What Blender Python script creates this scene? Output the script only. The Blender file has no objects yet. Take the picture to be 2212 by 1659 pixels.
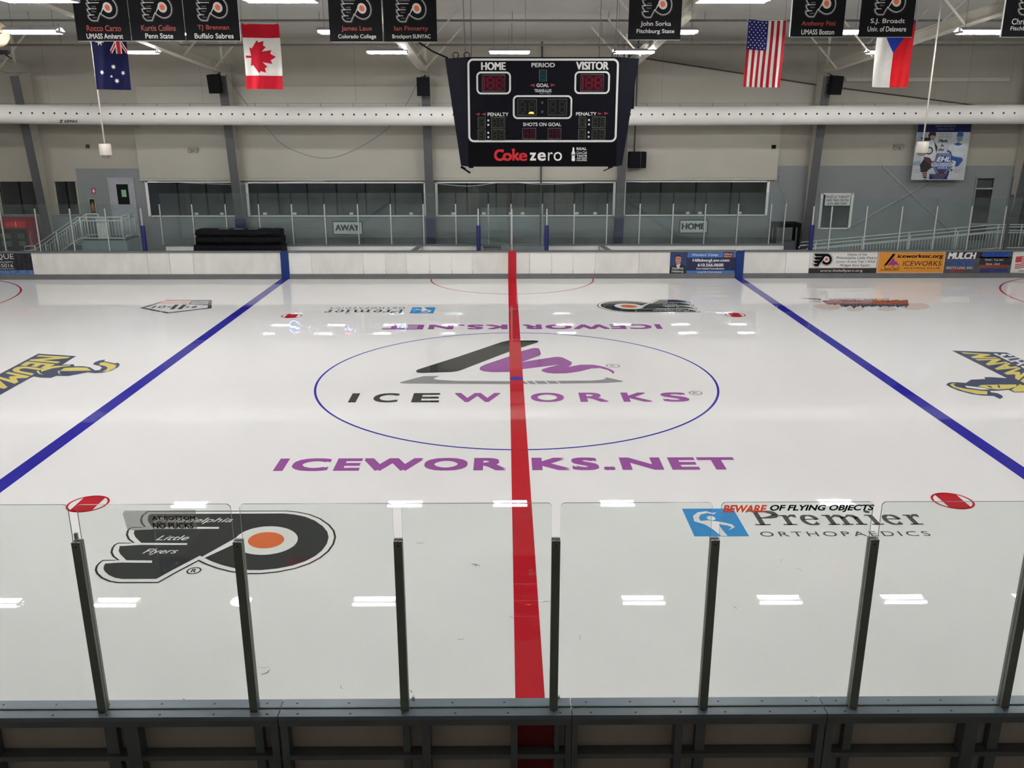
import bpy, math, random
from mathutils import Vector, Matrix
from mathutils.geometry import tessellate_polygon

# ------------------------------------------------------------------ camera, world, exposure
S = bpy.context.scene
COL = S.collection
CX, CY, CZ = -0.241, -19.478, 5.7552          # the photographer stands on the upper landing
PITCH, YAW, ROLL, FPX = 0.2932, 0.0071, -0.0005, 1899.9
cp, sp, cyw, syw = math.cos(PITCH), math.sin(PITCH), math.cos(YAW), math.sin(YAW)
FW = Vector((syw * cp, cyw * cp, -sp))
R0 = Vector((cyw, -syw, 0.0))
U0 = R0.cross(FW)
RT = math.cos(ROLL) * R0 + math.sin(ROLL) * U0
UP = -math.sin(ROLL) * R0 + math.cos(ROLL) * U0
cam = bpy.data.cameras.new('camera')
cam.sensor_fit = 'HORIZONTAL'
cam.sensor_width = 36.0
cam.lens = FPX * 36.0 / 2212
cam.clip_end = 300
camo = bpy.data.objects.new('camera', cam)
COL.objects.link(camo)
mw = Matrix.Identity(4)
for i in range(3):
    mw[i][0], mw[i][1], mw[i][2] = RT[i], UP[i], -FW[i]
mw[0][3], mw[1][3], mw[2][3] = CX, CY, CZ
camo.matrix_world = mw
S.camera = camo
wd = bpy.data.worlds.new('world')
S.world = wd
wd.use_nodes = True
wd.node_tree.nodes['Background'].inputs[0].default_value = (0.8, 0.82, 0.85, 1)
wd.node_tree.nodes['Background'].inputs[1].default_value = 0.02
S.view_settings.view_transform = 'Standard'
S.view_settings.look = 'None'
S.view_settings.gamma = 1
S.view_settings.exposure = 2.03
S.view_settings.use_curve_mapping = False
TUBE_POWER = 30.5
S.cycles.use_denoising = True

# measured points of the photograph carried onto real surfaces of the rink
def ray(px, py):
    return FW + RT * ((px - 1106) / FPX) - UP * ((py - 829.5) / FPX)
def ice(px, py, z=0.0):
    d = ray(px, py); t = (z - CZ) / d.z
    return (CX + d.x * t, CY + d.y * t)
def onY(px, py, y):
    d = ray(px, py); t = (y - CY) / d.y
    return (CX + d.x * t, CZ + d.z * t)
def zoom(ox, oy, s):
    return lambda *pts: [ice(ox + x * s, oy + y * s) for x, y in pts]
def zoomY(ox, oy, s, y):
    return lambda *pts: [onY(ox + a * s, oy + b * s, y) for a, b in pts]

# ------------------------------------------------------------------ materials
def lin(c):
    out = []
    for v in c[:3]:
        v /= 255.0
        out.append(v / 12.92 if v <= 0.04045 else ((v + 0.055) / 1.055) ** 2.4)
    return out
MATS = {}
def mat(name, rgb, rough=0.6, metal=0.0, noise=0.08, scale=3.0, ior=1.45, stretch=None):
    if name in MATS: return MATS[name]
    m = bpy.data.materials.new(name); m.use_nodes = True
    nt = m.node_tree; b = nt.nodes['Principled BSDF']
    b.inputs['Roughness'].default_value = rough
    b.inputs['Metallic'].default_value = metal
    b.inputs['IOR'].default_value = ior
    c = lin(rgb)
    tc = nt.nodes.new('ShaderNodeTexCoord')
    nz = nt.nodes.new('ShaderNodeTexNoise'); nz.inputs['Scale'].default_value = scale
    nz.inputs['Detail'].default_value = 4
    mp = nt.nodes.new('ShaderNodeMapping')
    if stretch: mp.inputs['Scale'].default_value = stretch
    nt.links.new(tc.outputs['Object'], mp.inputs[0]); nt.links.new(mp.outputs[0], nz.inputs['Vector'])
    rp = nt.nodes.new('ShaderNodeValToRGB')
    rp.color_ramp.elements[0].position = 0.3; rp.color_ramp.elements[1].position = 0.7
    lo, hi = 1 - noise, 1 + noise * 0.6
    rp.color_ramp.elements[0].color = [min(1, v * lo) for v in c] + [1]
    rp.color_ramp.elements[1].color = [min(1, v * hi) for v in c] + [1]
    nt.links.new(nz.outputs['Fac'], rp.inputs['Fac']); nt.links.new(rp.outputs['Color'], b.inputs['Base Color'])
    MATS[name] = m
    return m
def emit(name, rgb, strength):
    if name in MATS: return MATS[name]
    m = bpy.data.materials.new(name); m.use_nodes = True
    b = m.node_tree.nodes['Principled BSDF']
    b.inputs['Base Color'].default_value = lin(rgb) + [1]
    b.inputs['Emission Color'].default_value = lin(rgb) + [1]
    b.inputs['Emission Strength'].default_value = strength
    MATS[name] = m
    return m
def glass(name, tint, ior=1.45, haze=0.0, rough=0.0):
    """clear sheet: tinted see-through with a mirror share that grows at grazing angles"""
    if name in MATS: return MATS[name]
    m = bpy.data.materials.new(name); m.use_nodes = True
    nt = m.node_tree; nt.nodes.remove(nt.nodes['Principled BSDF'])
    out = nt.nodes['Material Output']
    tr = nt.nodes.new('ShaderNodeBsdfTransparent'); tr.inputs[0].default_value = tuple(tint) + (1,)
    gl = nt.nodes.new('ShaderNodeBsdfGlossy'); gl.inputs['Roughness'].default_value = rough
    fr = nt.nodes.new('ShaderNodeFresnel'); fr.inputs[0].default_value = ior
    nz = nt.nodes.new('ShaderNodeTexNoise'); nz.inputs['Scale'].default_value = 2.0
    df = nt.nodes.new('ShaderNodeBsdfDiffuse'); df.inputs[0].default_value = (0.75, 0.78, 0.76, 1)
    mu = nt.nodes.new('ShaderNodeMath'); mu.operation = 'MULTIPLY'; mu.inputs[1].default_value = haze * 2
    nt.links.new(nz.outputs['Fac'], mu.inputs[0])
    m1 = nt.nodes.new('ShaderNodeMixShader'); m2 = nt.nodes.new('ShaderNodeMixShader')
    nt.links.new(mu.outputs[0], m1.inputs[0]); nt.links.new(tr.outputs[0], m1.inputs[1]); nt.links.new(df.outputs[0], m1.inputs[2])
    nt.links.new(fr.outputs[0], m2.inputs[0]); nt.links.new(m1.outputs[0], m2.inputs[1]); nt.links.new(gl.outputs[0], m2.inputs[2])
    nt.links.new(m2.outputs[0], out.inputs[0])
    MATS[name] = m
    return m
def filmy(name, rgb, see=0.0):
    """thin sticker film: light from behind shows through"""
    m = bpy.data.materials.new(name); m.use_nodes = True
    nt = m.node_tree; nt.nodes.remove(nt.nodes['Principled BSDF']); out = nt.nodes['Material Output']
    d = nt.nodes.new('ShaderNodeBsdfDiffuse'); t = nt.nodes.new('ShaderNodeBsdfTranslucent'); p = nt.nodes.new('ShaderNodeBsdfTransparent')
    nz = nt.nodes.new('ShaderNodeTexNoise'); nz.inputs['Scale'].default_value = 8
    mr = nt.nodes.new('ShaderNodeMapRange'); mr.inputs['To Min'].default_value = see * .9; mr.inputs['To Max'].default_value = see * 1.1
    nt.links.new(nz.outputs['Fac'], mr.inputs['Value'])
    for q in (d, t): q.inputs[0].default_value = lin(rgb) + [1]
    a, b = nt.nodes.new('ShaderNodeMixShader'), nt.nodes.new('ShaderNodeMixShader'); a.inputs[0].default_value = .6
    nt.links.new(d.outputs[0], a.inputs[1]); nt.links.new(t.outputs[0], a.inputs[2])
    nt.links.new(mr.outputs[0], b.inputs[0]); nt.links.new(a.outputs[0], b.inputs[1]); nt.links.new(p.outputs[0], b.inputs[2]); nt.links.new(b.outputs[0], out.inputs[0])
    return m
def icepaint(name, rgb):
    return mat('under ice ' + name, rgb, 0.004, 0, 0.05, 0.8, 1.31)

CREAM = mat('cream painted sheet', (168, 162, 148), 0.55, 0, 0.05, 0.6)
WARMW = mat('white liner sheet', (180, 175, 161), 0.5, 0, 0.04, 0.5)
GREYW = mat('grey blue wall paint', (134, 136, 136), 0.6, 0, 0.05, 0.8)
INSUL = mat('white vinyl insulation', (192, 190, 184), 0.6, 0, 0.06, 0.7, 1.45, (1, 0.1, 1))
STEELG = mat('grey column paint', (84, 84, 84), 0.5, 0, 0.05, 1.5)
BEAMW = mat('cream beam paint', (190, 185, 171), 0.5, 0, 0.05, 1.5)
PIPEM = mat('grey pipe paint', (105, 103, 100), 0.5, 0, 0.1, 4)
BOARDW = mat('white board plastic', (238, 236, 228), 0.35, 0, 0.03, 1.5)
BOARDD = mat('scuffed white board plastic', (230, 227, 218), 0.4, 0, 0.10, 2.5, 1.45, (1, 1, 0.5))
KICK = mat('grey kick plate plastic', (112, 112, 112), 0.4, 0, 0.1, 3)
CAPG = mat('grey cap plastic', (112, 115, 114), 0.4, 0, 0.08, 3)
CAPN = mat('slate blue cap plastic', (112, 121, 129), 0.3, 0, 0.12, 2.5)
POSTG = mat('dark green grey post', (116, 118, 110), 0.45, 0, 0.1, 5)
POSTD = mat('dark post groove', (56, 58, 54), 0.5, 0, 0.1, 5)
ALU = mat('brushed aluminium post', (190, 192, 190), 0.4, 0.3, 0.06, 5)
FRAMED = mat('dark steel frame', (104, 106, 108), 0.5, 0, 0.15, 4)
PANELB = mat('cream panel back', (176, 165, 155), 0.6, 0, 0.15, 1.5)
WHITE = mat('white paint', (236, 234, 228), 0.5, 0, 0.03, 3)
PAPER = mat('white print', (225, 223, 216), 0.5, 0, 0.03, 3)
BLACK = mat('black print', (18, 17, 18), 0.6, 0, 0.15, 3, 1.15)
BLACKV = mat('black vinyl', (24, 23, 25), 0.55, 0, 0.2, 2, 1.16)
BLACKP = mat('black plastic', (20, 20, 22), 0.6, 0, 0.2, 6, 1.15)
SCOREB = mat('black scoreboard panel', (17, 17, 24), 0.5, 0, 0.15, 3, 1.15)
NAVY = mat('navy vinyl pad', (32, 36, 98), 0.4, 0, 0.12, 4)
DARK = mat('dark lobby paint', (122, 124, 121), 0.8, 0, 0.25, 0.8)
DARKF = mat('black rubber floor', (36, 36, 37), 0.7, 0, 0.3, 3)
CONC = mat('grey concrete floor', (120, 122, 120), 0.6, 0, 0.15, 1.2)
RAILW = mat('white railing paint', (214, 216, 212), 0.45, 0, 0.05, 5)
REDP = mat('red print', (200, 42, 42), 0.45, 0, 0.06, 3)
BLUEP = mat('blue print', (38, 62, 150), 0.45, 0, 0.08, 3)
DUCTM = mat('white fabric duct', (222, 218, 210), 0.75, 0, 0.05, 1.0)
HOUS = mat('white lamp housing', (170, 165, 167), 0.4, 0, 0.05, 5)
TUBE = emit('lit fluorescent tube', (249, 251, 255), TUBE_POWER)
G_NEAR = glass('near rink glass', (0.945, 0.965, 0.95), 1.35, 0.008)
G_FAR = glass('far rink glass', (0.90, 0.955, 0.945), 1.45, 0.03)  # diffuse haze in the sheet imitates reflected light
G_WIN = glass('lobby window glass', (0.72, 0.75, 0.74), 1.5, 0.035)  # haze brightens the dark panes in place of reflected room light
G_EDGE = mat('green grey glass edge', (86, 92, 84), 0.3, 0, 0.1, 4)

# ------------------------------------------------------------------ mesh building
class G:
    """collects shapes and links them as ONE mesh object"""
    def __init__(s): s.v = []; s.f = []; s.mi = []; s.ms = []; s.sm = []
    def m(s, material):
        if material not in s.ms: s.ms.append(material)
        return s.ms.index(material)
    def add(s, vs, fs, material, smooth=False):
        o = len(s.v); s.v += [tuple(v) for v in vs]; k = s.m(material)
        for f in fs:
            s.f.append([i + o for i in f]); s.mi.append(k); s.sm.append(smooth)
    def box(s, x0, x1, y0, y1, z0, z1, material, emat=None):
        vs = [(x, y, z) for z in (z0, z1) for y in (y0, y1) for x in (x0, x1)]
        fs = [(0, 2, 3, 1), (4, 5, 7, 6), (0, 1, 5, 4), (2, 6, 7, 3), (0, 4, 6, 2), (1, 3, 7, 5)]
        if emat:
            s.add(vs, fs[2:4], material); s.add(vs, fs[:2] + fs[4:], emat)
        else: s.add(vs, fs, material)
        return s
    def hexa(s, b, t, material):
        s.add(list(b) + list(t), [(3, 2, 1, 0), (4, 5, 6, 7), (0, 1, 5, 4), (1, 2, 6, 5), (2, 3, 7, 6), (3, 0, 4, 7)], material); return s
    def bar(s, p, q, w, h, material, up=(0, 0, 1)):
        p, q = Vector(p), Vector(q); d = (q - p).normalized(); u = Vector(up)
        a = d.cross(u)
        if a.length < 1e-4: a = d.cross(Vector((0, 1, 0)))
        a.normalize(); b = a.cross(d)
        k = [a * (w / 2 * i) + b * (h / 2 * j) for i, j in ((-1, -1), (1, -1), (1, 1), (-1, 1))]
        s.hexa([p + v for v in k], [q + v for v in k], material); return s
    def tube(s, pts, r, material, n=8, cap=True):
        pts = [Vector(p) for p in pts]; rings = []; vs = []
        for i, p in enumerate(pts):
            d = (pts[min(i + 1, len(pts) - 1)] - pts[max(i - 1, 0)]).normalized()
            a = d.cross(Vector((0, 0, 1)))
            if a.length < 0.05: a = d.cross(Vector((0, 1, 0)))
            a.normalize(); b = d.cross(a)
            rr = r[i] if isinstance(r, (list, tuple)) else r
            vs += [p + (a * math.cos(t) + b * math.sin(t)) * rr for t in [2 * math.pi * j / n for j in range(n)]]
        fs = [(i * n + j, i * n + (j + 1) % n, (i + 1) * n + (j + 1) % n, (i + 1) * n + j) for i in range(len(pts) - 1) for j in range(n)]
        s.add(vs, fs, material, True)
        if cap:
            o = len(s.v) - len(vs); L = len(pts) - 1; k = s.m(material)
            s.f += [[o + j for j in range(n)][::-1], [o + L * n + j for j in range(n)]]; s.mi += [k, k]; s.sm += [False, False]
        return s
    def lathe(s, prof, c, material, n=24):
        vs = []; 
        for r, z in prof:
            vs += [(c[0] + r * math.cos(2 * math.pi * j / n), c[1] + r * math.sin(2 * math.pi * j / n), c[2] + z) for j in range(n)]
        fs = [(i * n + j, i * n + (j + 1) % n, (i + 1) * n + (j + 1) % n, (i + 1) * n + j) for i in range(len(prof) - 1) for j in range(n)]
        s.add(vs, fs, material, True); return s
    def prism(s, pts, y0, y1, material, emat=None):
        """outline in (x,z) given thickness along y"""
        n = len(pts); tr = tessellate_polygon([[Vector((a, b, 0)) for a, b in pts]])
        vs = [(a, y0, b) for a, b in pts] + [(a, y1, b) for a, b in pts]
        s.add(vs, [tuple(t) for t in tr] + [tuple(i + n for i in t) for t in tr], material)
        s.add(vs, [(i, (i + 1) % n, n + (i + 1) % n, n + i) for i in range(n)], emat or material); return s
    def prismx(s, pts, x0, x1, material):
        """outline in (y,z) given thickness along x"""
        n = len(pts); tr = tessellate_polygon([[Vector((a, b, 0)) for a, b in pts]])
        vs = [(x0, a, b) for a, b in pts] + [(x1, a, b) for a, b in pts]
        s.add(vs, [tuple(t) for t in tr] + [tuple(i + n for i in t) for t in tr] + [(i, (i + 1) % n, n + (i + 1) % n, n + i) for i in range(n)], material); return s
    def build(s, name, parent=None):
        me = bpy.data.meshes.new(name)
        o = Vector((0, 0, 0)); q = parent
        while q is not None: o += q.location; q = q.parent
        me.from_pydata([tuple(Vector(v) - o) for v in s.v], [], s.f)
        for x in s.ms: me.materials.append(x)
        me.polygons.foreach_set('material_index', s.mi); me.polygons.foreach_set('use_smooth', s.sm)
        me.update()
        ob = bpy.data.objects.new(name, me); COL.objects.link(ob)
        if parent is not None: ob.parent = parent
        return ob
def tag(o, label, cat, group=None, kind=None):
    o['label'] = label; o['category'] = cat
    if group: o['group'] = group
    if kind: o['kind'] = kind
    return o
def thing(name, label, cat, loc, group=None, kind=None):
    o = bpy.data.objects.new(name, None); COL.objects.link(o); o.location = loc
    o.empty_display_size = 0.2
    return tag(o, label, cat, group, kind)
def struct(o, label=None, cat=None):
    o['kind'] = 'structure'
    if label: o['label'] = label
    if cat: o['category'] = cat
    return o
def dup(root, loc, label):
    r = root.copy(); COL.objects.link(r); r.location = loc; r['label'] = label
    for ch in root.children:
        c = ch.copy(); COL.objects.link(c); c.parent = r
        for g in ch.children:
            d = g.copy(); COL.objects.link(d); d.parent = c
    return r
def loop(n=48, r=1.0, c=(0, 0), ry=None, a0=0.0, a1=2 * math.pi):
    k = n if abs(a1 - a0 - 2 * math.pi) < 1e-6 else n - 1
    return [(c[0] + r * math.cos(a0 + (a1 - a0) * i / k), c[1] + (ry or r) * math.sin(a0 + (a1 - a0) * i / k)) for i in range(n)]
def ribbon(path, w, closed=False):
    """outline(s) of a stroke of width w along a 2-D path: quads"""
    n = len(path); L = []; Rr = []
    for i, p in enumerate(path):
        a = path[(i - 1) % n] if (closed or i > 0) else p
        b = path[(i + 1) % n] if (closed or i < n - 1) else p
        d = Vector((b[0] - a[0], b[1] - a[1])); d = d.normalized() if d.length > 1e-9 else Vector((1, 0))
        k = 1.0
        if (closed or 0 < i < n - 1):
            e = Vector((p[0] - a[0], p[1] - a[1]))
            if e.length > 1e-9:
                cs = abs(e.normalized().dot(d)); k = 1 / max(cs, 0.5)
        ww = (w[i] if isinstance(w, (list, tuple)) else w) / 2 * k
        L.append((p[0] - d.y * ww, p[1] + d.x * ww)); Rr.append((p[0] + d.y * ww, p[1] - d.x * ww))
    m = n if closed else n - 1
    return [[L[i], L[(i + 1) % n], Rr[(i + 1) % n], Rr[i]] for i in range(m)]
def inset(pts, d):
    """outline moved inwards by d"""
    a = sum(pts[i][0] * pts[(i + 1) % len(pts)][1] - pts[(i + 1) % len(pts)][0] * pts[i][1] for i in range(len(pts)))
    sg = 1 if a > 0 else -1; out = []; n = len(pts)
    for i in range(n):
        p, q, r = Vector(pts[i - 1]), Vector(pts[i]), Vector(pts[(i + 1) % n])
        d1, d2 = (q - p).normalized(), (r - q).normalized()
        n1, n2 = Vector((-d1.y, d1.x)) * sg, Vector((-d2.y, d2.x)) * sg
        b = n1 + n2
        b = b.normalized() if b.length > 1e-6 else n1
        k = d / max(b.dot(n1), 0.55)
        out.append((q.x + b.x * k, q.y + b.y * k))
    return out
_TX = {}
def glyphs(txt, bold=0.0, shear=0.0, space=1.0):
    key = (txt, bold, shear, space)
    if key not in _TX:
        cu = bpy.data.curves.new('lettering', 'FONT'); cu.body = txt; cu.size = 1; cu.offset = bold
        cu.shear = shear; cu.space_character = space; cu.resolution_u = 4; cu.fill_mode = 'FRONT'
        ob = bpy.data.objects.new('lettering', cu)
        me = ob.to_mesh()
        v = [(p.co.x, p.co.y) for p in me.vertices]; f = [tuple(p.vertices) for p in me.polygons]
        ob.to_mesh_clear(); bpy.data.objects.remove(ob); bpy.data.curves.remove(cu)
        x0, x1 = min(a for a, b in v), max(a for a, b in v); y0, y1 = min(b for a, b in v), max(b for a, b in v)
        _TX[key] = ([((a - x0) / (x1 - x0), (b - y0) / (y1 - y0)) for a, b in v], f, (x1 - x0) / (y1 - y0), y1 - y0)
    return _TX[key]
class Art:
    """flat print laid in thin coats on a plane (origin, right, up); becomes one mesh"""
    def __init__(s, O=(0, 0, 0), ex=(1, 0, 0), ey=(0, 1, 0), eps=0.0008, base=0.001):
        s.O, s.ex, s.ey = Vector(O), Vector(ex), Vector(ey); s.n = s.ex.cross(s.ey).normalized(); s.eps = eps; s.base = base; s.g = G(); s.warp = None
    def P(s, p, layer):
        return s.O + s.ex * p[0] + s.ey * p[1] + s.n * (s.base + s.eps * layer)
    def tri(s, pts, fs, material, layer):
        s.g.add([s.P(p, layer) for p in pts], fs, material)
    def poly(s, pts, material, layer=0, holes=()):
        loops = [[Vector((a, b, 0)) for a, b in q] for q in [pts] + list(holes)]
        flat = [p for q in [pts] + list(holes) for p in q]
        s.tri(flat, [tuple(t) for t in tessellate_polygon(loops)], material, layer); return s
    def rect(s, x0, y0, x1, y1, material, layer=0):
        s.tri([(x0, y0), (x1, y0), (x1, y1), (x0, y1)], [(0, 1, 2, 3)], material, layer); return s
    def line(s, path, w, material, layer=0, closed=False):
        for q in ribbon(path, w, closed): s.tri(q, [(0, 1, 2, 3)], material, layer)
        return s
    def ring(s, c, r0, r1, material, layer=0, n=64, a0=0.0, a1=2 * math.pi, k=1.0):
        A, B = loop(n + 1, r0, c, r0 * k, a0, a1 if a1 - a0 < 6.28 else a0 + 6.2831), loop(n + 1, r1, c, r1 * k, a0, a1 if a1 - a0 < 6.28 else a0 + 6.2831)
        for i in range(n): s.tri([A[i], A[i + 1], B[i + 1], B[i]], [(0, 1, 2, 3)], material, layer)
        return s
    def text(s, txt, x0, y0, x1, y1, material, layer=1, bold=0.0, shear=0.0, space=1.0, fit=True, rot=False, vert=None, fat=0.0, film=False):
        v, f, asp, hh = glyphs(txt, bold if film else 0.0, shear, space)
        if not fit:                                     # keep the letters' own width, centred in the box
            w = min(asp * (y1 - y0), x1 - x0); c = (x0 + x1) / 2; x0, x1 = c - w / 2, c + w / 2
        bv = 0.0 if film else max(bold, 0) / hh; bu = bv / asp
        # bold letters are laid down as a few slightly shifted coats
        for i, (sx, sy) in enumerate(((-.8, -.8), (.8, -.8), (-.8, .8), (.8, .8), (0, 0)) if bv or fat else ((0, 0),)):
            w = [(bu + (1 - 2 * bu) * a + sx * bu, bv + (1 - 2 * bv) * b + sy * bv) for a, b in v]
            if vert: q = [vert(a, b) for a, b in w]
            elif rot: q = [(x1 - (x1 - x0) * a, y1 - (y1 - y0) * b) for a, b in w]
            else: q = [(x0 + (x1 - x0) * a + sx * fat, y0 + (y1 - y0) * b) for a, b in w]
            s.tri(q, f, material, layer + .12 * i)
        return s
    def build(s, name, parent=None): return s.g.build(name, parent)
def wallart(y, eps=0.002, base=0.002): return Art((0, y, 0), (1, 0, 0), (0, 0, 1), eps, base)

# ------------------------------------------------------------------ the hall
YW = 17.0                     # rink face of the far wall
BY = 13.2555                  # ice face of the side boards
def roofz(y): return 8.72 + 0.083 * (17.2 - abs(y))
ICE = mat('white painted ice', (238, 236, 231), 0.004, 0, 0.02, 0.35, 1.31)
struct(G().box(-30.5, 30.5, -BY, BY, -0.08, 0.0, ICE).build('floor'), 'white resurfaced ice sheet with painted lines and logos', 'ice')
g = G().box(-32, 32, BY + 0.005, 22, -0.1, -0.002, CONC); g.box(-32, 32, -25, -BY - 0.005, -0.1, -0.002, CONC)
struct(g.build('floor'), 'dull floor of the walkways outside the boards', 'floor')
g = G()
for a, b in ((17.75, 0.0), (0.0, -25.0)):
    g.hexa([(-32, b, roofz(b)), (32, b, roofz(b)), (32, a, roofz(a)), (-32, a, roofz(a))],
           [(-32, b, roofz(b) + .2), (32, b, roofz(b) + .2), (32, a, roofz(a) + .2), (-32, a, roofz(a) + .2)], INSUL)
struct(g.build('ceiling'), 'pale insulated roof lining sloping over the rink', 'ceiling')

# far wall: a grid of paint zones with window openings
HOLES = [(-14.70, -11.22, 1.97, 3.28), (-10.66, -3.56, 1.97, 3.25), (-3.00, 4.13, 1.97, 3.25), (4.64, 10.38, 1.98, 3.28),
         (-20.69, -19.12, 2.02, 3.33), (-18.42, -17.60, 2.02, 3.33), (12.71, 13.86, 1.44, 2.78), (18.92, 19.60, 0.9, 3.42), (20.42, 23.0, 0.0, 3.42)]
def zone(x, z):
    if x > 10.73: return GREYW if z < 3.92 else CREAM
    if x > -14.95: return GREYW if z < 3.39 else CREAM
    if x > -17.53: return GREYW if z < 3.84 else CREAM
    return GREYW if z < 2.0 else CREAM
g = G()
xs = sorted({-24.0, 24.0, 4.4, 10.73, -14.95, -17.53} | {h[0] for h in HOLES} | {h[1] for h in HOLES})
zs = sorted({0.0, 3.39, 3.84, 3.92, 2.0, 8.75} | {h[2] for h in HOLES} | {h[3] for h in HOLES})
for i in range(len(xs) - 1):
    for j in range(len(zs) - 1):
        x, z = (xs[i] + xs[i + 1]) / 2, (zs[j] + zs[j + 1]) / 2
        if any(a < x < b and c < z < d for a, b, c, d in HOLES): continue
        if x > 4.4 and z > 3.92: continue
        g.box(xs[i], xs[i + 1], YW, YW + 0.14, zs[j], zs[j + 1], zone(x, z))
g.prism([(4.4, 3.92), (24, 3.92), (24, 5.50), (17.48, 6.34), (12.1, 6.98), (4.4, 8.09)], YW, YW + 0.14, CREAM)
wf = struct(g.build('wall_far'), 'far wall with cream upper sheet and blue grey lower paint', 'wall')
g = G().box(3.6, 24, 17.62, 17.72, 4.96, 8.78, CREAM)
for x in range(5, 24, 3): g.box(x, x + .03, 17.61, 17.63, 4.96, 8.78, CREAM)
struct(g.build('wall_far_upper'), 'set back upper wall above the sloping liner edge', 'wall')
g = G(); dk = mat('dark sheet edge', (62, 56, 48), .7)
pl = [(4.4, 8.09), (12.1, 6.98), (17.48, 6.34), (24, 5.50)]
for a, b in zip(pl, pl[1:]): g.bar((a[0], YW + .08, a[1] + .02), (b[0], YW + .08, b[1] + .02), .24, .05, dk)
struct(g.build('trim_1'), 'dark capping along the sloping liner edge', 'trim')
# the boxed-out liner over the lobby windows
g = G(); g.box(-14.95, 10.73, YW - .10, YW, 3.46, 5.4, WARMW); g.box(-14.95, 10.73, YW - .13, YW, 3.36, 3.455, WARMW)
g.box(-14.70, 4.4, YW - .10, YW, 5.4, 6.95, WARMW); g.box(4.4, 10.73, YW - .10, YW, 5.4, 6.2, WARMW)
struct(g.build('trim_2'), 'boxed out white liner panel above the lobby windows', 'trim')
struct(G().box(13.35, 19.9, 17.5, 17.62, 7.16, 7.30, BEAMW).build('trim_3'), 'white wall girt above the sloping liner', 'trim')
# lobby behind the glass
g = G(); g.box(-24, 24, 21.8, 22, 0, 4.9, DARK); g.box(-24, 24, YW + .15, 22, 4.8, 4.95, DARK); g.box(-24, -23.8, YW + .15, 22, 0, 4.9, DARK); g.box(23.8, 24, YW + .15, 22, 0, 4.9, DARK)
g.box(-17.3, -15.0, YW + .15, 22, 0, 3.6, DARK)
lb = mat('pale lobby panel', (120, 122, 118), .6, 0, .15, 1); lr = mat('red lobby pillar', (92, 52, 50), .6)
for x, w, m_ in ((-13.6, .5, lb), (-12.1, .3, DARK), (-8.9, 1.3, lb), (-6.1, 1.0, lb), (-4.4, .9, lb), (-1.8, .35, lr), (.2, .35, lr), (1.7, 1.1, lb), (3.2, .8, lb), (5.9, 1.6, lb), (8.6, 1.4, lb)):
    g.box(x, x + w, 20.9, 21.1, 0, 4.75 if m_ is not lb else 3.6, m_)
struct(g.build('wall_lobby'), 'dim lobby walls seen through the windows', 'wall')
struct(G().box(-32, 32, -19.4, -19.2, 0, 4.0, CREAM).build('wall_near'), 'unseen cream wall below the upper landing', 'wall')  # out of view, cream to bounce light onto the near board backs
struct(G().box(-32, 32, -25, -19.0, 4.0, 4.25, DARKF).build('floor_landing'), 'upper landing floor', 'floor')
struct(G().box(-32, 32, -25.2, -25, 4.25, 8.3, CREAM).build('wall_back'), 'cream wall behind the upper landing', 'wall')
for sx, nm in ((-1, 'wall_left'), (1, 'wall_right')):
    struct(G().box(sx * 32, sx * 32.2, -25, 22, 0, 10.2, CREAM).build(nm), 'cream end wall of the rink hall on the ' + nm[5:], 'wall')

# neon signs on the lobby wall: their mirror images lie on the ice
def neon(px, py, kind, label):
    def at(a, b):
        d = ray(a, b); t = (21.72 - CY) / d.y; return (CX + d.x * t, -(CZ + d.z * t))
    x, z = at(px, py); r = thing('neon_sign', label, 'neon sign', (x, 21.75, z), 'neon signs in the lobby')
    G().box(x - .3, x + .3, 21.76, 21.79, z - .35, z + .35, BLACKP).build('backing', r)
    B_, C_, R_ = emit('blue neon', (60, 90, 255), 14), emit('cyan neon', (90, 200, 255), 14), emit('red neon', (255, 40, 70), 12)
    V = lambda pts: [(x + a, 21.73, z + b) for a, b in pts]
    if kind == 0:
        G().tube(V([(.26 * math.cos(t), .3 * math.sin(t)) for t in [i * .35 for i in range(19)]]), .014, B_, 6).build('blue_tube', r); G().tube(V([(-.2, -.06), (-.1, .04), (0, -.02), (.1, .08), (.22, .06)]), .03, C_, 6).build('cyan_tube', r)
    elif kind == 1:
        G().tube(V([(-.22, -.2), (-.1, .05), (0, -.1), (.12, .1), (.2, -.05)]), .02, B_, 6).build('blue_tube', r); G().tube(V([(-.18, .18), (0, .24), (.1, .2)]), .03, R_, 6).build('red_tube', r)
    else:
        for k in range(4): G().tube(V([(-.2 + .12 * k, -.16), (-.2 + .12 * k, .02)]), .028, C_, 6).build('cyan_tube', r)
        G().tube(V([(-.2, .14), (.2, .2)]), .012, B_, 6).build('blue_tube', r)
neon(636, 706, 0, 'round blue and cyan neon sign deep in the lobby, mirrored in the ice')
neon(752, 711, 1, 'blue and red neon sign deep in the lobby, mirrored in the ice')
neon(868, 706, 2, 'cyan barred neon sign deep in the lobby, mirrored in the ice')
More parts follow.
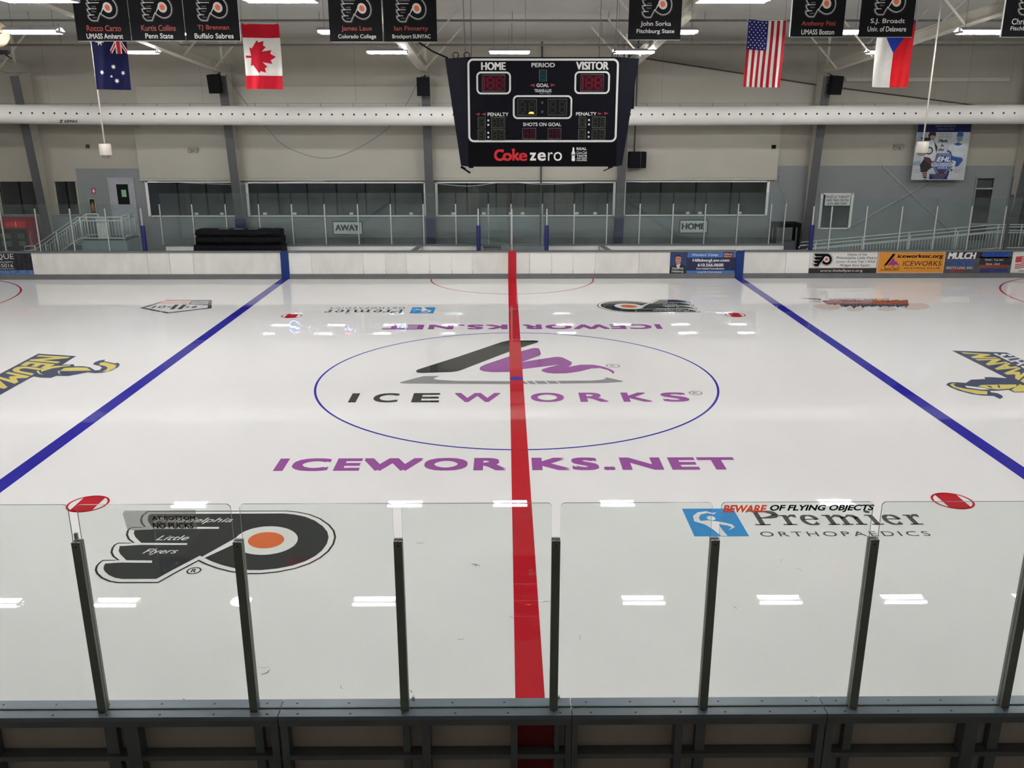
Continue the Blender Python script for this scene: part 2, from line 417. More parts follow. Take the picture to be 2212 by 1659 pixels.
# lobby windows
CARD = mat('white card', (215, 215, 210), .6)
def window(i, hole, n, label, cards=(), cw=.05, fm=None):
    WHITE_ = fm or WHITE
    x0, x1, z0, z1 = hole
    r = thing('window_%d' % i, label, 'window', ((x0 + x1) / 2, YW, z0), None, 'structure')
    g = G(); 
    g.box(x0 - cw, x1 + cw, YW - .05, YW + .06, z1, z1 + cw, WHITE_); g.box(x0 - cw, x1 + cw, YW - .05, YW + .06, z0 - cw, z0, WHITE_)
    g.box(x0 - cw * 2, x0, YW - .05, YW + .06, z0 - cw, z1 + cw, WHITE_); g.box(x1, x1 + cw * 2, YW - .05, YW + .06, z0 - cw, z1 + cw, WHITE_)
    g.build('window_frame', r)
    pw = (x1 - x0) / n
    for k in range(n):
        a = G().box(x0 + pw * k + .012, x0 + pw * (k + 1) - .012, YW + .03, YW + .038, z0, z1, G_WIN).build('pane', r)
        if k:
            G().box(x0 + pw * k - .025, x0 + pw * k + .025, YW + .02, YW + .09, z0, z1, BLACKP).build('mullion', r)
        for px in cards:
            x = onY(px, 461, YW)[0]
            if x0 + pw * k < x <= x0 + pw * (k + 1): G().box(x - .075, x + .075, YW + .02, YW + .027, z0 + .02, z0 + .11, CARD).build('card', a)
    return r
window(1, HOLES[0], 3, 'lobby window nearest the grey door, behind the stacked black mats', (424, 479))
window(2, HOLES[1], 6, 'long lobby window above the AWAY sign', (572, 636, 759, 888))
window(3, HOLES[2], 6, 'long lobby window below the scoreboard', (979, 1045, 1103, 1129, 1246, 1286))
window(4, HOLES[3], 4, 'lobby window above the HOME sign, right of the scoreboard', (1486, 1512, 1598))
window(5, HOLES[4], 2, 'dark window above the red drinks cooler', (), .03, CREAM)
window(6, HOLES[5], 2, 'small dark window between the left column and the grey door wall', (), .03, CREAM)
w7 = window(7, HOLES[6], 1, 'small window with a muscle therapy notice across its top', (), .05)
a = wallart(YW - .055); x0, z0 = onY(1781, 444, YW - .05); x1, z1 = onY(1838, 421, YW - .05)
a.rect(x0, z0, x1, z1, PAPER); h = z1 - z0
for k, (t, u) in enumerate((('MUSCLE THERAPY', .03), ('AND PAIN CENTER', .06), ('610.485.5001', .12))):
    a.text(t, x0 + u, z1 - h * (.30 + .31 * k), x1 - u, z1 - h * (.08 + .31 * k), BLACK, 1, .012)
a.build('notice', w7)
w8 = window(8, HOLES[7], 1, 'tall narrow dark window beside the right column', (), .03, GREYW)
for z in (2.98, 1.55): G().box(18.92, 19.60, YW - .03, YW + .05, z, z + .06, mat('pale transom', (165, 168, 166), .5)).build('transom', w8)
G().box(18.97, 19.57, YW + .05, YW + .06, 3.05, 3.34, mat('pale blind', (128, 130, 126), .6)).build('blind', w8)
r = thing('door_2', 'dark doorway at the right end of the far wall', 'door', (21.7, YW, 0), None, 'structure')
g = G(); g.box(20.36, 20.42, YW - .04, YW + .14, 0, 3.48, STEELG); g.box(20.36, 23.06, YW - .04, YW + .14, 3.42, 3.48, STEELG); g.build('door_frame', r)
g = G(); brown = mat('dark brown doorway sheet', (52, 46, 40), .7, 0, .4, 4, 1.45, (6, 1, .3)); g.box(20.42, 23, YW + .9, YW + .95, 0, 3.42, brown); g.build('darkness_sheet', r)  # dark sheet stands in for the darkness beyond the doorway
# grey door on the landing
r = thing('door_1', 'pale grey door with a green notice in its small window', 'door', (-15.55, YW, 1.12), None, 'structure')
LG = mat('pale grey door paint', (168, 168, 172), .5)
x0, x1, zt = -16.22, -15.30, 3.42
g = G(); g.box(x0 - .06, x0, YW - .06, YW, 1.12, zt + .06, LG); g.box(x1, x1 + .06, YW - .06, YW, 1.12, zt + .06, LG); g.box(x0, x1, YW - .06, YW, zt, zt + .06, LG); g.build('door_frame', r)
dl = G().box(x0, x1, YW - .03, YW - .002, 1.12, zt, LG).build('door_leaf', r)
wn = G().box(-15.97, -15.50, YW - .035, YW - .03, 2.42, 3.22, mat('dark door glass', (30, 33, 30), .08)).build('window', dl)
G().box(-15.79, -15.60, YW - .04, YW - .035, 2.72, 3.0, mat('green notice paper', (140, 185, 158), .6)).build('notice', wn)
G().tube([(x0 + .08, YW - .03, 2.28), (x0 + .08, YW - .09, 2.28), (x0 + .2, YW - .09, 2.28)], .015, ALU).build('handle', dl)
for z in (1.5, 2.3, 3.1): G().box(x1 - .02, x1 + .02, YW - .07, YW - .03, z, z + .12, ALU).build('hinge', dl)

# ------------------------------------------------------------------ steel frames
COLX = [-18.76, -10.95, -3.27, 4.35, 12.01, 20.38]
cl = ['leftmost tapered column, above the staircase', 'tapered column behind the stacked black mats', 'tapered column left of the scoreboard', 'tapered column right of the scoreboard', 'tapered column beside the HOME bench end', 'tapered column at the right edge of the wall']
def flange_y(z): return 16.62 - 0.118 * z
def raftz(y): return 7.42 + 0.067 * (15.72 - abs(y))
for i, X in enumerate(COLX):
    r = thing('column', 'grey ' + cl[i], 'column', (X, 16.8, 0), 'steel columns of the far wall', 'structure')
    hw = .165; yt, z1 = flange_y(7.3), 7.3
    g = G(); g.hexa([(X - hw, 16.62, 0), (X + hw, 16.62, 0), (X + hw, 16.64, 0), (X - hw, 16.64, 0)], [(X - hw, yt, z1), (X + hw, yt, z1), (X + hw, yt + .02, z1), (X - hw, yt + .02, z1)], STEELG); g.build('flange', r)
    G().prismx([(16.64, 0), (yt + .02, z1), (16.98, z1 + .2), (16.98, 0)], X - .008, X + .008, BEAMW).build('web', r)
    if i in (1, 2, 3):
        G().hexa([(X - hw - .02, 16.58, 0), (X + hw + .02, 16.58, 0), (X + hw + .02, 16.7, 0), (X - hw - .02, 16.7, 0)], [(X - hw - .02, flange_y(1.9) - .03, 1.9), (X + hw + .02, flange_y(1.9) - .03, 1.9), (X + hw + .02, 16.6, 1.9), (X - hw - .02, 16.6, 1.9)], NAVY).build('pad', r)
    r = thing('rafter', 'cream roof beam running from the ' + cl[i], 'beam', (X, 0, 8.4), 'roof beams over the ice', 'structure')
    for sg in (1, -1):
        ya, yb = 15.72 * sg, 0.0
        g = G(); fw = .13
        g.hexa([(X - fw, ya, raftz(ya)), (X + fw, ya, raftz(ya)), (X + fw, yb, raftz(yb)), (X - fw, yb, raftz(yb))], [(X - fw, ya, raftz(ya) + .02), (X + fw, ya, raftz(ya) + .02), (X + fw, yb, raftz(yb) + .02), (X - fw, yb, raftz(yb) + .02)], BEAMW)
        g.prismx([(ya, raftz(ya) + .02), (16.98 * sg, 7.5), (16.98 * sg, 7.75), (yb, raftz(yb) + .30), (yb, raftz(yb) + .02)], X - .006, X + .006, BEAMW)
        g.hexa([(X - fw, ya, raftz(ya) + .28), (X + fw, ya, raftz(ya) + .28), (X + fw, yb, raftz(yb) + .28), (X - fw, yb, raftz(yb) + .28)], [(X - fw, ya, raftz(ya) + .30), (X + fw, ya, raftz(ya) + .30), (X + fw, yb, raftz(yb) + .30), (X - fw, yb, raftz(yb) + .30)], BEAMW)
        g.build('beam', r)
    for y in (16.0, 10.0, 4.0): G().box(X - .05, X + .05, y - .05, y + .05, raftz(y) + .28, roofz(y) - .01, BEAMW).build('hanger_post', r)
    for y in (14.6, 11.4, 8.4, 5.4, 2.4):
        for sg in (-1, 1):
            a = raftz(y) + .01; G().bar((X + sg * .12, y, a), (X + sg * (.12 + (roofz(y) - a) * .95), y, roofz(y) - .03), .05, .05, BEAMW).build('brace', r)
for y, z, lb_ in ((14.0, 8.26, 'lower sprinkler pipe running along the far wall'), (12.0, 8.87, 'upper sprinkler pipe under the roof lining'), (6.0, 9.2, 'sprinkler pipe running over the light rows')):
    r = thing('sprinkler_pipe', lb_, 'pipe', (0, y, z), 'roof pipes')
    for a, b in zip([-31.0] + [q + .0 for q in COLX], COLX + [31.0]):
        G().tube([(a + .02, y, z), (b - .02, y, z)], .036, PIPEM, 10).build('pipe', r)
    for k in range(15):
        x = -22.4 + 3.2 * k
        G().tube([(x, y, z), (x, y, roofz(y))], .009, PIPEM, 6).build('hanger', r)
# crossed rods on the right wall
for k, (p, q, t) in enumerate((((1905, 357), (2065, 512), 'wall brace rod running down to the right'), ((1820, 500), (2010, 392), 'wall brace rod rising to the right below the poster'))):
    a, b = onY(*p, YW - .04 - .05 * k), onY(*q, YW - .04 - .05 * k)
    tag(G().tube([(a[0], YW - .04 - .05 * k, a[1]), (b[0], YW - .04 - .05 * k, b[1])], .017, mat('grey rod', (176, 180, 180), .5), 8).build('brace_rod'), 'thin pale ' + t, 'rod')

# ------------------------------------------------------------------ far boards
def bx(px): return onY(px, 570, BY)[0]
SEAM = [(320, 'scuffed white board panel below the landing railing'), (367, 'narrow clean white board panel left of the dark seam'), (418, 'white board panel right of the dark seam, left of the mats'),
        (606, 'long white board panel below the stacked black mats, left of the blue stripe')]
def board(px0, px1, label, m_=BOARDW, group='white dasher board panels'):
    x0, x1 = bx(px0), bx(px1)
    r = thing('dasher_board', label, 'rink board', ((x0 + x1) / 2, BY, 0), group)
    G().box(x0 + .006, x1 - .006, BY, BY + .03, .19, .985, m_).build('panel', r)
    g = G()
    for x in (x0 + .05, x1 - .09): g.box(x, x + .05, BY + .03, BY + .14, 0, .985, FRAMED)
    g.box(x0 + .05, x1 - .04, BY + .03, BY + .14, .45, .5, FRAMED); g.build('frame', r)
    return r
board(70, 320, 'long scuffed white board panel below the landing railing', BOARDD)
board(320, 367, 'narrow white board panel left of the dark seam', BOARDD)
board(367, 418, 'narrow white board panel right of the dark seam')
board(418, 607, 'long white board panel below the stacked black mats, ending at the blue stripe', BOARDD)
WL = [(624, 673), (673, 785), (785, 833), (833, 878), (878, 928), (928, 976), (976, 1020), (1020, 1098)]
WLl = ['white board panel touching the right side of the left blue stripe', 'wide white board panel below the AWAY sign', 'white board panel right of the AWAY sign', 'scuffed white board panel left of the bench divider', 'white board panel below the left bench divider', 'white board panel between bench divider and red stripe, third left of red', 'white board panel second left of the red stripe', 'white board panel touching the left side of the red stripe']
for k, (a, b) in enumerate(WL): board(a, b, WLl[k], BOARDD if k in (1, 3, 7) else BOARDW)
WR = [(1115, 1144), (1144, 1192), (1192, 1238), (1238, 1285), (1285, 1380), (1380, 1447)]
WRl = ['narrow white board panel touching the right side of the red stripe', 'white board panel second right of the red stripe', 'white board panel third right of the red stripe', 'white board panel fourth right of the red stripe', 'wide scuffed white board panel below the right bench divider', 'white board panel touching the left side of the law advertisement']
for k, (a, b) in enumerate(WR): board(a, b, WRl[k], BOARDD if k in (0, 4, 5) else BOARDW)
board(1606, 1697, 'white board panel touching the right side of the right blue stripe', BOARDD)
board(1697, 1748, 'white board panel touching the left side of the hockey club advertisement')
def stripe(px0, px1, name, label, rgb):
    x0, x1 = bx(px0) + .001, bx(px1) - .001; m1 = mat(name + ' board plastic', rgb, .4, 0, .08, 3)
    tag(G().box(x0, x1, BY - .035, BY + .03, 0, 1.045, m1).build(name), label, 'board stripe')
stripe(607, 624, 'blue_board_stripe', 'blue upright stripe on the far boards at the left blue line', (22, 54, 118))
stripe(1589, 1606, 'blue_board_stripe', 'blue upright stripe on the far boards at the right blue line', (22, 54, 118))
stripe(1098, 1115, 'red_board_stripe', 'red upright stripe on the far boards at the centre line', (190, 30, 45))
def segs(cuts, a=-30.4, b=30.4, gap=.002):
    cuts = sorted(cuts); out = []; p = a
    for c0, c1 in cuts: out.append((p, c0 - gap)); p = c1 + gap
    return out + [(p, b)]
SC = [(bx(607), bx(624)), (bx(1098), bx(1115)), (bx(1589), bx(1606))]
g = G()
for a, b in segs(SC): g.box(a, b, BY - .025, BY, 0, .188, KICK)
tag(g.build('kick_plate'), 'long grey kick plate along the foot of the far boards', 'kick plate')
g = G()
for a, b in segs(SC): g.box(a, b, BY - .03, BY + .17, .987, 1.045, CAPG)
tag(g.build('cap_rail'), 'long grey cap rail along the top of the far boards', 'cap rail')
# plain boards continuing outside the printed panels, behind the frame edges
def adboard(px0, px1, name, label, bg):
    x0, x1 = bx(px0), bx(px1)
    r = thing(name, label, 'advertisement board', ((x0 + x1) / 2, BY, 0), 'advertisement boards')
    G().box(x0 + .004, x1 - .004, BY, BY + .03, .19, .985, bg).build('panel', r)
    a = Art((0, BY, 0), (1, 0, 0), (0, 0, 1), .0012, .001)
    return r, a, x0, x1
def F(x0, x1, z0=.19, z1=.985):        # panel-fraction to metres (v from the top)
    return lambda u, v: (x0 + (x1 - x0) * u, z1 - (z1 - z0) * v)
def lines(a, f, rows, m_, bold=.0, shear=0.0, layer=2, fit=True, fat=0.0):
    for t, u0, u1, v0, v1 in rows:
        p, q = f(u0, v1), f(u1, v0); a.text(t, p[0], p[1], q[0], q[1], m_, layer, bold, shear, 1.0, fit, fat=fat)
# dark advertisement at the left edge
SMOKE = mat('dark smoky print', (52, 50, 56), .5, 0, .5, 2.5)
r, a, x0, x1 = adboard(-260, 70, 'advertisement_board', 'dark printed board ending in QUE and 5016 at the left edge', SMOKE); f = F(x0, x1)
cutp = f(0, 0); LB = mat('pale blue cloudy print', (92, 130, 180), .5, 0, .5, 6)
p, q = f(0, 1), f(1, .8); a.rect(p[0], p[1], q[0], q[1], LB, 1)
for k in range(5):
    u = .86 + .03 * k; p, q = f(u, .75), f(u + .02, .05 + .1 * (k % 3)); a.rect(p[0], p[1], q[0], q[1], mat('darker smoke print', (38, 36, 44), .5, 0, .4, 5), 1)
lines(a, f, (('QUE', .77, .885, .03, .32), ('CONCEPTS', .76, .875, .38, .46), ('-5016', .78, .872, .50, .66), ('concepts.com', .76, .88, .70, .77)), PAPER)
a.build('print', r)
# law advertisement
NVY = mat('dark navy print', (40, 42, 78), .5); MBL = mat('mid blue print', (70, 118, 185), .5); MAR = mat('maroon print', (112, 44, 48), .5)
r, a, x0, x1 = adboard(1447, 1589, 'advertisement_board', 'blue law firm advertisement with a portrait, left of the right blue stripe', NVY); f = F(x0, x1)
p, q = f(0, 1), f(.25, 0); a.rect(p[0], p[1], q[0], q[1], mat('portrait blue backdrop', (52, 66, 112), .5, 0, .3, 5), 1)
zz = lambda *pts: [f(u, v) for u, v in pts]
SUIT = mat('dark suit print', (38, 42, 42), .5); SKIN = mat('skin print', (196, 140, 122), .5); HAIR = mat('dark hair print', (40, 34, 34), .5)
a.poly(zz((0, 1), (.0, .72), (.06, .62), (.10, .55), (.18, .55), (.24, .64), (.25, .75), (.25, 1)), SUIT, 2)
a.poly(zz((.095, .60), (.13, .56), (.165, .54), (.15, .66), (.125, .78), (.11, .70)), PAPER, 3)
cx, cz = f(.125, .36); W = x1 - x0
a.poly([(cx + .047 * W * math.cos(t) * (1.0 if math.sin(t) > 0 else .9), cz + .185 * math.sin(t)) for t in [i * .2618 for i in range(24)]], SKIN, 4)
a.poly([(cx + .052 * W * math.cos(t), cz + .02 + .185 * math.sin(t)) for t in [i * .3142 - .2 for i in range(12)]], HAIR, 3)
a.poly([(cx + .047 * W * math.cos(t), cz + .10 + .095 * math.sin(t)) for t in [i * .3142 for i in range(11)]] + [(cx - .02 * W, cz + .13), (cx + .02 * W, cz + .12)], HAIR, 5)
for sx in (-1, 1): a.rect(cx + sx * .02 * W - .03, cz + .03, cx + sx * .02 * W + .03, cz + .05, HAIR, 6)
a.rect(cx - .05, cz - .09, cx + .05, cz - .07, mat('lip print', (150, 80, 76), .5), 6)
lines(a, f, (('Geoffrey', .035, .215, .70, .84), ('Hillsberg', .03, .215, .85, .98)), PAPER, .015, .25, 7)
for v0, v1 in ((0, .25), (.87, 1)):
    p, q = f(.26, v1), f(.995, v0); a.rect(p[0], p[1], q[0], q[1], MBL, 1)
p, q = f(.80, .30), f(.955, 0.0); a.rect(p[0], p[1], q[0], q[1], MAR, 2)
lines(a, f, (("Workers' Comp", .33, .72, .06, .22), ('Hablamos', .815, .94, .05, .13), ('Espanol', .82, .93, .16, .24), ('Local & Convenient', .42, .80, .89, .98)), PAPER, .01, .2, 3)
lines(a, f, (('HillsbergLaw.com', .345, .90, .31, .49), ('610.566.0600', .425, .815, .53, .68), ('Free Initial Consultation', .41, .83, .74, .81)), PAPER, .014, 0, 3, fat=.007)
a.build('print', r)

# winged P emblem of the hockey club, traced from the ice and kept in unit coordinates
_z = zoom(100, 1000, .31646)
_OUT = _z((690, 330), (1100, 328), (1640, 326), (1720, 334), (1800, 350), (1875, 380), (1935, 422), (1968, 462), (1979, 505), (1966, 555), (1930, 605), (1875, 650), (1800, 690), (1700, 724), (1580, 748), (1460, 760), (1360, 760), (1250, 745), (1160, 722), (1085, 695), (1038, 672),
          (900, 745), (765, 821), (490, 822), (425, 812), (372, 788), (340, 758), (330, 732), (338, 704), (360, 680), (385, 663), (482, 662), (450, 640), (437, 612), (445, 582), (462, 560), (488, 546), (588, 545), (556, 523), (543, 492), (550, 464), (566, 446), (588, 438), (668, 438), (645, 414), (640, 390), (650, 360))
_ux0, _ux1 = min(p[0] for p in _OUT), max(p[0] for p in _OUT); _uy0, _uy1 = min(p[1] for p in _OUT), max(p[1] for p in _OUT)
_un = lambda pts: [((x - _ux0) / (_ux1 - _ux0), (y - _uy0) / (_uy1 - _uy0)) for x, y in pts]
EMB = _un(_OUT)
EMB_LINES = [_un(_z(*q)) for q in (((650, 439), (1180, 439), (1178, 451), (700, 452)), ((575, 547), (963, 550), (960, 561), (610, 561)), ((470, 666), (722, 668), (722, 683), (500, 682)),
             ((1296, 512), (1340, 500), (1340, 530), (1080, 650), (1045, 664), (1032, 660)))]
EMB_EYE = _un(_z(*[(1500 + 217 * math.cos(t) * 1.0 + 10 * math.sin(t), 532 + 96 * math.sin(t) - 18 * math.cos(t)) for t in [i * .13963 for i in range(45)]]))
EMB_DOT = _un(_z(*[(1500 + 124 * math.cos(t) + 6 * math.sin(t), 530 + 55 * math.sin(t) - 10 * math.cos(t)) for t in [i * .17453 for i in range(36)]]))
def emblem(a, fm, size, coats, white, dot, layer=0, words=None, wm=None, lines_m=None):
    """fm maps unit points onto the print, size its width in metres; coats = [(inset, material)...]"""
    pts = [fm(u, v) for u, v in EMB]
    for k, (d, m_) in enumerate(coats): a.poly(inset(pts, d * size) if d else pts, m_, layer + k)
    L = layer + len(coats)
    for q in EMB_LINES: a.poly([fm(u, v) for u, v in q], lines_m or white, L)
    a.poly([fm(u, v) for u, v in EMB_EYE], white, L + 1); a.poly([fm(u, v) for u, v in EMB_DOT], dot, L + 2)
    for t, zx0, zy0, zx1, zy1 in words or ():
        c = _un(_z((zx0, zy1), (zx1, zy1), (zx0, zy0)))
        u0, v0, u1, v1 = c[0][0], c[0][1], c[1][0], c[2][1]
        a.text(t, 0, 0, 1, 1, wm or white, L + 1, .004, .35, vert=lambda s, q: fm(u0 + (u1 - u0) * s, v0 + (v1 - v0) * q))
WORDS3 = [('Philadelphia', 720, 378, 1255, 418), ('Little', 745, 498, 962, 530), ('Flyers', 645, 588, 878, 632)]
WORDS4 = WORDS3 + [('Juniors', 560, 708, 790, 752)]

ORANGE = mat('orange print', (226, 104, 66), .5); REDDOT = mat('orange red print', (224, 92, 70), .5)
GREYL = mat('grey print', (128, 128, 126), .5)
# hockey club advertisement
r, a, x0, x1 = adboard(1748, 1894, 'advertisement_board', 'white hockey club advertisement with winged emblem, left of the orange board', PAPER); f = F(x0, x1)
lg = lambda u, v: (x0 + (x1 - x0) * (.045 + .30 * u), .985 - .795 * (.73 - .70 * v))
emblem(a, lg, .95, [(0, GREYL), (.022, PAPER), (.04, BLACK)], PAPER, REDDOT, 1, lines_m=PAPER)
p, q = f(0, .79), f(1, .755); a.rect(p[0], p[1], q[0], q[1], mat('dark red rule', (122, 42, 44), .5), 1)
p, q = f(0, 1), f(1, .79); a.rect(p[0], p[1], q[0], q[1], mat('charcoal print', (40, 42, 44), .5), 1)
lines(a, f, (('Home of the', .555, .84, .06, .18), ('Philadelphia Little Flyers', .395, .985, .22, .37), ('Junior A and Tier I AAA', .395, .975, .40, .54), ('Midget thru Squirt', .46, .90, .57, .72)), mat('ink print', (60, 60, 62), .5), .006)
lines(a, f, (('www.littleflyers.org', .17, .80, .83, .96),), PAPER, .004)
a.build('print', r)
# orange skating club advertisement
OCH = mat('orange board print', (220, 146, 52), .45, 0, .06, 2); PUR = mat('purple print', (150, 52, 140), .5); BRN = mat('dark brown print', (70, 40, 24), .5)
r, a, x0, x1 = adboard(1895, 2040, 'advertisement_board', 'orange skating club board with a purple and black skate emblem', mat('pale pink print', (226, 196, 178), .5)); f = F(x0, x1)
p, q = f(.012, .97), f(.988, .03); a.rect(p[0], p[1], q[0], q[1], OCH, 1)
zq = lambda *pts: [f(u, v) for u, v in pts]
a.poly(zq((.10, .64), (.215, .09), (.255, .10), (.14, .64)), BLACK, 2)
a.poly(zq((.15, .66), (.235, .27), (.255, .40), (.25, .48), (.285, .42), (.29, .52), (.335, .60), (.32, .62), (.27, .60), (.235, .66), (.22, .60)), PUR, 2)
a.line(zq((.09, .68), (.12, .68), (.12, .80), (.22, .80), (.22, .68), (.25, .70), (.25, .80), (.31, .80), (.31, .70), (.335, .74), (.33, .82), (.30, .86), (.06, .86), (.09, .80)), .02, BRN, 2)
lines(a, f, (('iceworkssc.org', .29, .965, .11, .34),), BLACK, .016, .1, fat=.008)
lines(a, f, (('ICEWORKS', .38, .955, .43, .66), ('SKATING CLUB', .40, .94, .73, .81)), BRN, .008, .1)
a.build('print', r)
# mulch advertisement
r, a, x0, x1 = adboard(2040, 2184, 'advertisement_board', 'grey landscaping advertisement with MULCH in bold white letters', mat('slate print', (84, 84, 88), .5, 0, .3, 3)); f = F(x0, x1)
DKP = mat('dark smudge print', (48, 46, 46), .5, 0, .4, 5); RDP = mat('dull red print', (140, 62, 58), .5, 0, .3, 6); BLP = mat('bright blue print', (40, 86, 170), .5, 0, .3, 8)
for u0, u1, v0, v1, m_ in ((.05, .95, .02, .30, DKP), (.52, 1, .22, .62, DKP), (.53, .95, .62, .78, RDP), (.55, .95, .02, .24, BLP), (.55, .97, .80, .98, mat('navy print', (50, 66, 118), .5, 0, .3, 6)), (.10, .32, .84, .98, RDP)):
    p, q = f(u0, v1), f(u1, v0); a.rect(p[0], p[1], q[0], q[1], m_, 1 if m_ is DKP else 2)
lines(a, f, (('MULCH', .04, .455, .03, .34),), WHITE, .025, .15, 4, fat=.014)
lines(a, f, (('WORKS', .04, .445, .40, .66),), BLP, .03, .1, 4)
lines(a, f, (('RECYCLING, INC.', .04, .44, .70, .83), ('Mulch - Top Soil', .60, .87, .34, .45), ('Stone - Sand', .62, .83, .52, .62)), PAPER, .008, .1, 4)
lines(a, f, (('DELIVERY', .57, .93, .05, .2),), mat('deep blue print', (30, 56, 128), .5), .03, .1, 4)
a.build('print', r)
# white board with a red flag
r, a, x0, x1 = adboard(2185, 2330, 'advertisement_board', 'white advertisement with a waving red flag at the right edge', PAPER); f = F(x0, x1)
FRD = mat('flag red print', (200, 70, 76), .5)
wv = lambda u, v: f(u, v + .03 * math.sin(u * 22))
a.poly([wv(.05 + .09 * i / 6, .20) for i in range(7)] + [wv(.14 - .09 * i / 6, .48) for i in range(7)], FRD, 1)
for k in range(7):
    v = .22 + .085 * k; u0 = .14 if v < .48 else .055
    a.poly([wv(u0 + (.32 - u0) * i / 8, v) for i in range(9)] + [wv(.32 - (.32 - u0) * i / 8, v + .045) for i in range(9)], FRD, 2)
lines(a, f, (('Corn', .16, .30, .02, .13), ('www.', .12, .25, .88, .95)), mat('ink print', (60, 60, 62), .5), .006, .1, 4)
a.build('print', r)

# ------------------------------------------------------------------ glass around the far boards
def post(x, y, z0, z1, w=.045, d=.05, m_=ALU): return G().box(x - w / 2, x + w / 2, y - d / 2, y + d / 2, z0, z1, m_)
FYG = BY + .10
def screen(xs, y, z0, zp, zg, pads, where, group):
    """a run of posts with panes between; every post and pane is its own thing"""
    n = len(xs)
    for i, x in enumerate(xs):
        p = tag(post(x, y, z0, zp).build('glass_post'), '%s pale glass post %s%s' % (ORD[i], where,  ' with blue pad' if i in pads else ''), 'post', group + ' posts')
        if i in pads:
            q = G().lathe([(0, 0), (.075, 0), (.08, .02), (.08, .90), (.07, .93), (0, .93)], (x, y - .005, 1.047), NAVY, 16).build('pad', p); q['label'] = 'blue padded sleeve'
        if i < n - 1:
            tag(G().box(x + (.09 if i in pads else .03), xs[i + 1] - (.09 if i + 1 in pads else .03), y - .006, y + .006, z0, zg, G_FAR, G_EDGE).build('rink_glass'), '%s clear pane %s' % (ORD[i], where), 'glass pane', group + ' panes')
ORD = 'first second third fourth fifth sixth seventh eighth ninth tenth eleventh twelfth thirteenth fourteenth fifteenth sixteenth seventeenth eighteenth nineteenth twentieth twenty-first twenty-second'.split()
screen([-20.05, -18.78, -17.50, -16.23, -14.94, -13.63], FYG, 1.045, 2.60, 2.75, (5,), 'from the left edge in front of the staircase', 'far left screen')
screen([11.13, 11.80, 13.10, 14.40, 15.69, 16.97, 18.24, 19.55], FYG, 1.045, 2.65, 2.95, (0,), 'right of the benches before the ramp', 'far right screen')
screen([-1.25, -0.01, 1.28], FYG, 1.045, 2.57, 2.62, (0, 2), 'of the short screen below the scoreboard', 'centre screen')
BKY = 15.2
screen([-13.64, -12.39, -11.10, -9.81, -8.54, -7.27, -5.98, -4.71, -3.44, -2.18, -.91, -.03, 1.19, 2.43, 3.71, 4.99, 6.28, 7.54, 8.82, 10.10, 10.66], BKY, 1.03, 2.58, 3.0, (), 'from the left of the screen behind the benches', 'bench screen')
for x, t in ((-1.25, 'left'), (1.31, 'right')):
    tag(G().box(x - .006, x + .006, FYG + .10, BKY - .10, 1.04, 2.55, G_FAR, G_EDGE).build('divider_glass'), 'clear divider pane on the %s side of the scorer box' % t, 'glass pane')
# low wall behind the benches
for x0, x1, t in ((-13.55, -3.62, 'behind the left bench'), (-3.5, -1.3, 'behind the left end of the scorer box'), (1.35, 3.42, 'behind the right end of the scorer box'), (3.56, 10.7, 'behind the right bench'), (-1.28, 1.33, 'behind the scorer box')):
    r = thing('bench_wall', 'low white wall with grey cap ' + t, 'low wall', ((x0 + x1) / 2, BKY, 0), 'walls behind the benches')
    G().box(x0, x1, BKY - .06, BKY + .06, 0, .98, BOARDW if x0 != -1.28 else mat('grey bench wall', (150, 158, 156), .5)).build('panel', r)
    G().box(x0 - .02, x1 + .02, BKY - .09, BKY + .09, .98, 1.03, CAPG).build('cap', r)
for x, xb, t in ((-3.75, -3.56, 'left'), (3.68, 3.49, 'right')):
    r = thing('bench_divider', 'grey topped half wall closing the %s bench' % t, 'low wall', (x, 14.3, 0), 'bench dividers')
    G().hexa([(x - .05, BY + .18, 0), (x + .05, BY + .18, 0), (xb + .05, BKY - .1, 0), (xb - .05, BKY - .1, 0)], [(x - .05, BY + .18, .97), (x + .05, BY + .18, .97), (xb + .05, BKY - .1, .97), (xb - .05, BKY - .1, .97)], BOARDW).build('panel', r)
    G().hexa([(x - .08, BY + .18, .97), (x + .08, BY + .18, .97), (xb + .08, BKY - .1, .97), (xb - .08, BKY - .1, .97)], [(x - .08, BY + .18, 1.02), (x + .08, BY + .18, 1.02), (xb + .08, BKY - .1, 1.02), (xb - .08, BKY - .1, 1.02)], CAPG).build('cap', r)
# AWAY and HOME signs
for (p0, p1, txt) in (((719, 508), (783, 477), 'AWAY'), ((1466, 505), (1531, 474), 'HOME')):
    y = BKY + .03; (x0, z0), (x1, z1) = onY(*p0, y), onY(*p1, y)
    r = thing('bench_sign', 'white sign reading %s on the glass behind the bench' % txt, 'sign', ((x0 + x1) / 2, y, z0))
    G().box(x0, x1, y, y + .02, z0, z1, mat('grey sign frame', (92, 95, 94), .5)).build('frame', r)
    a = wallart(y); h = z1 - z0; w = x1 - x0
    a.rect(x0 + .05, z0 + .05, x1 - .05, z1 - .05, WHITE, 0); a.text(txt, x0 + .10 * w, z0 + .30 * h, x1 - .12 * w, z0 + .74 * h, mat('sign ink', (40, 46, 58), .5), 1, .015, fat=.016)
    a.build('lettering', r)
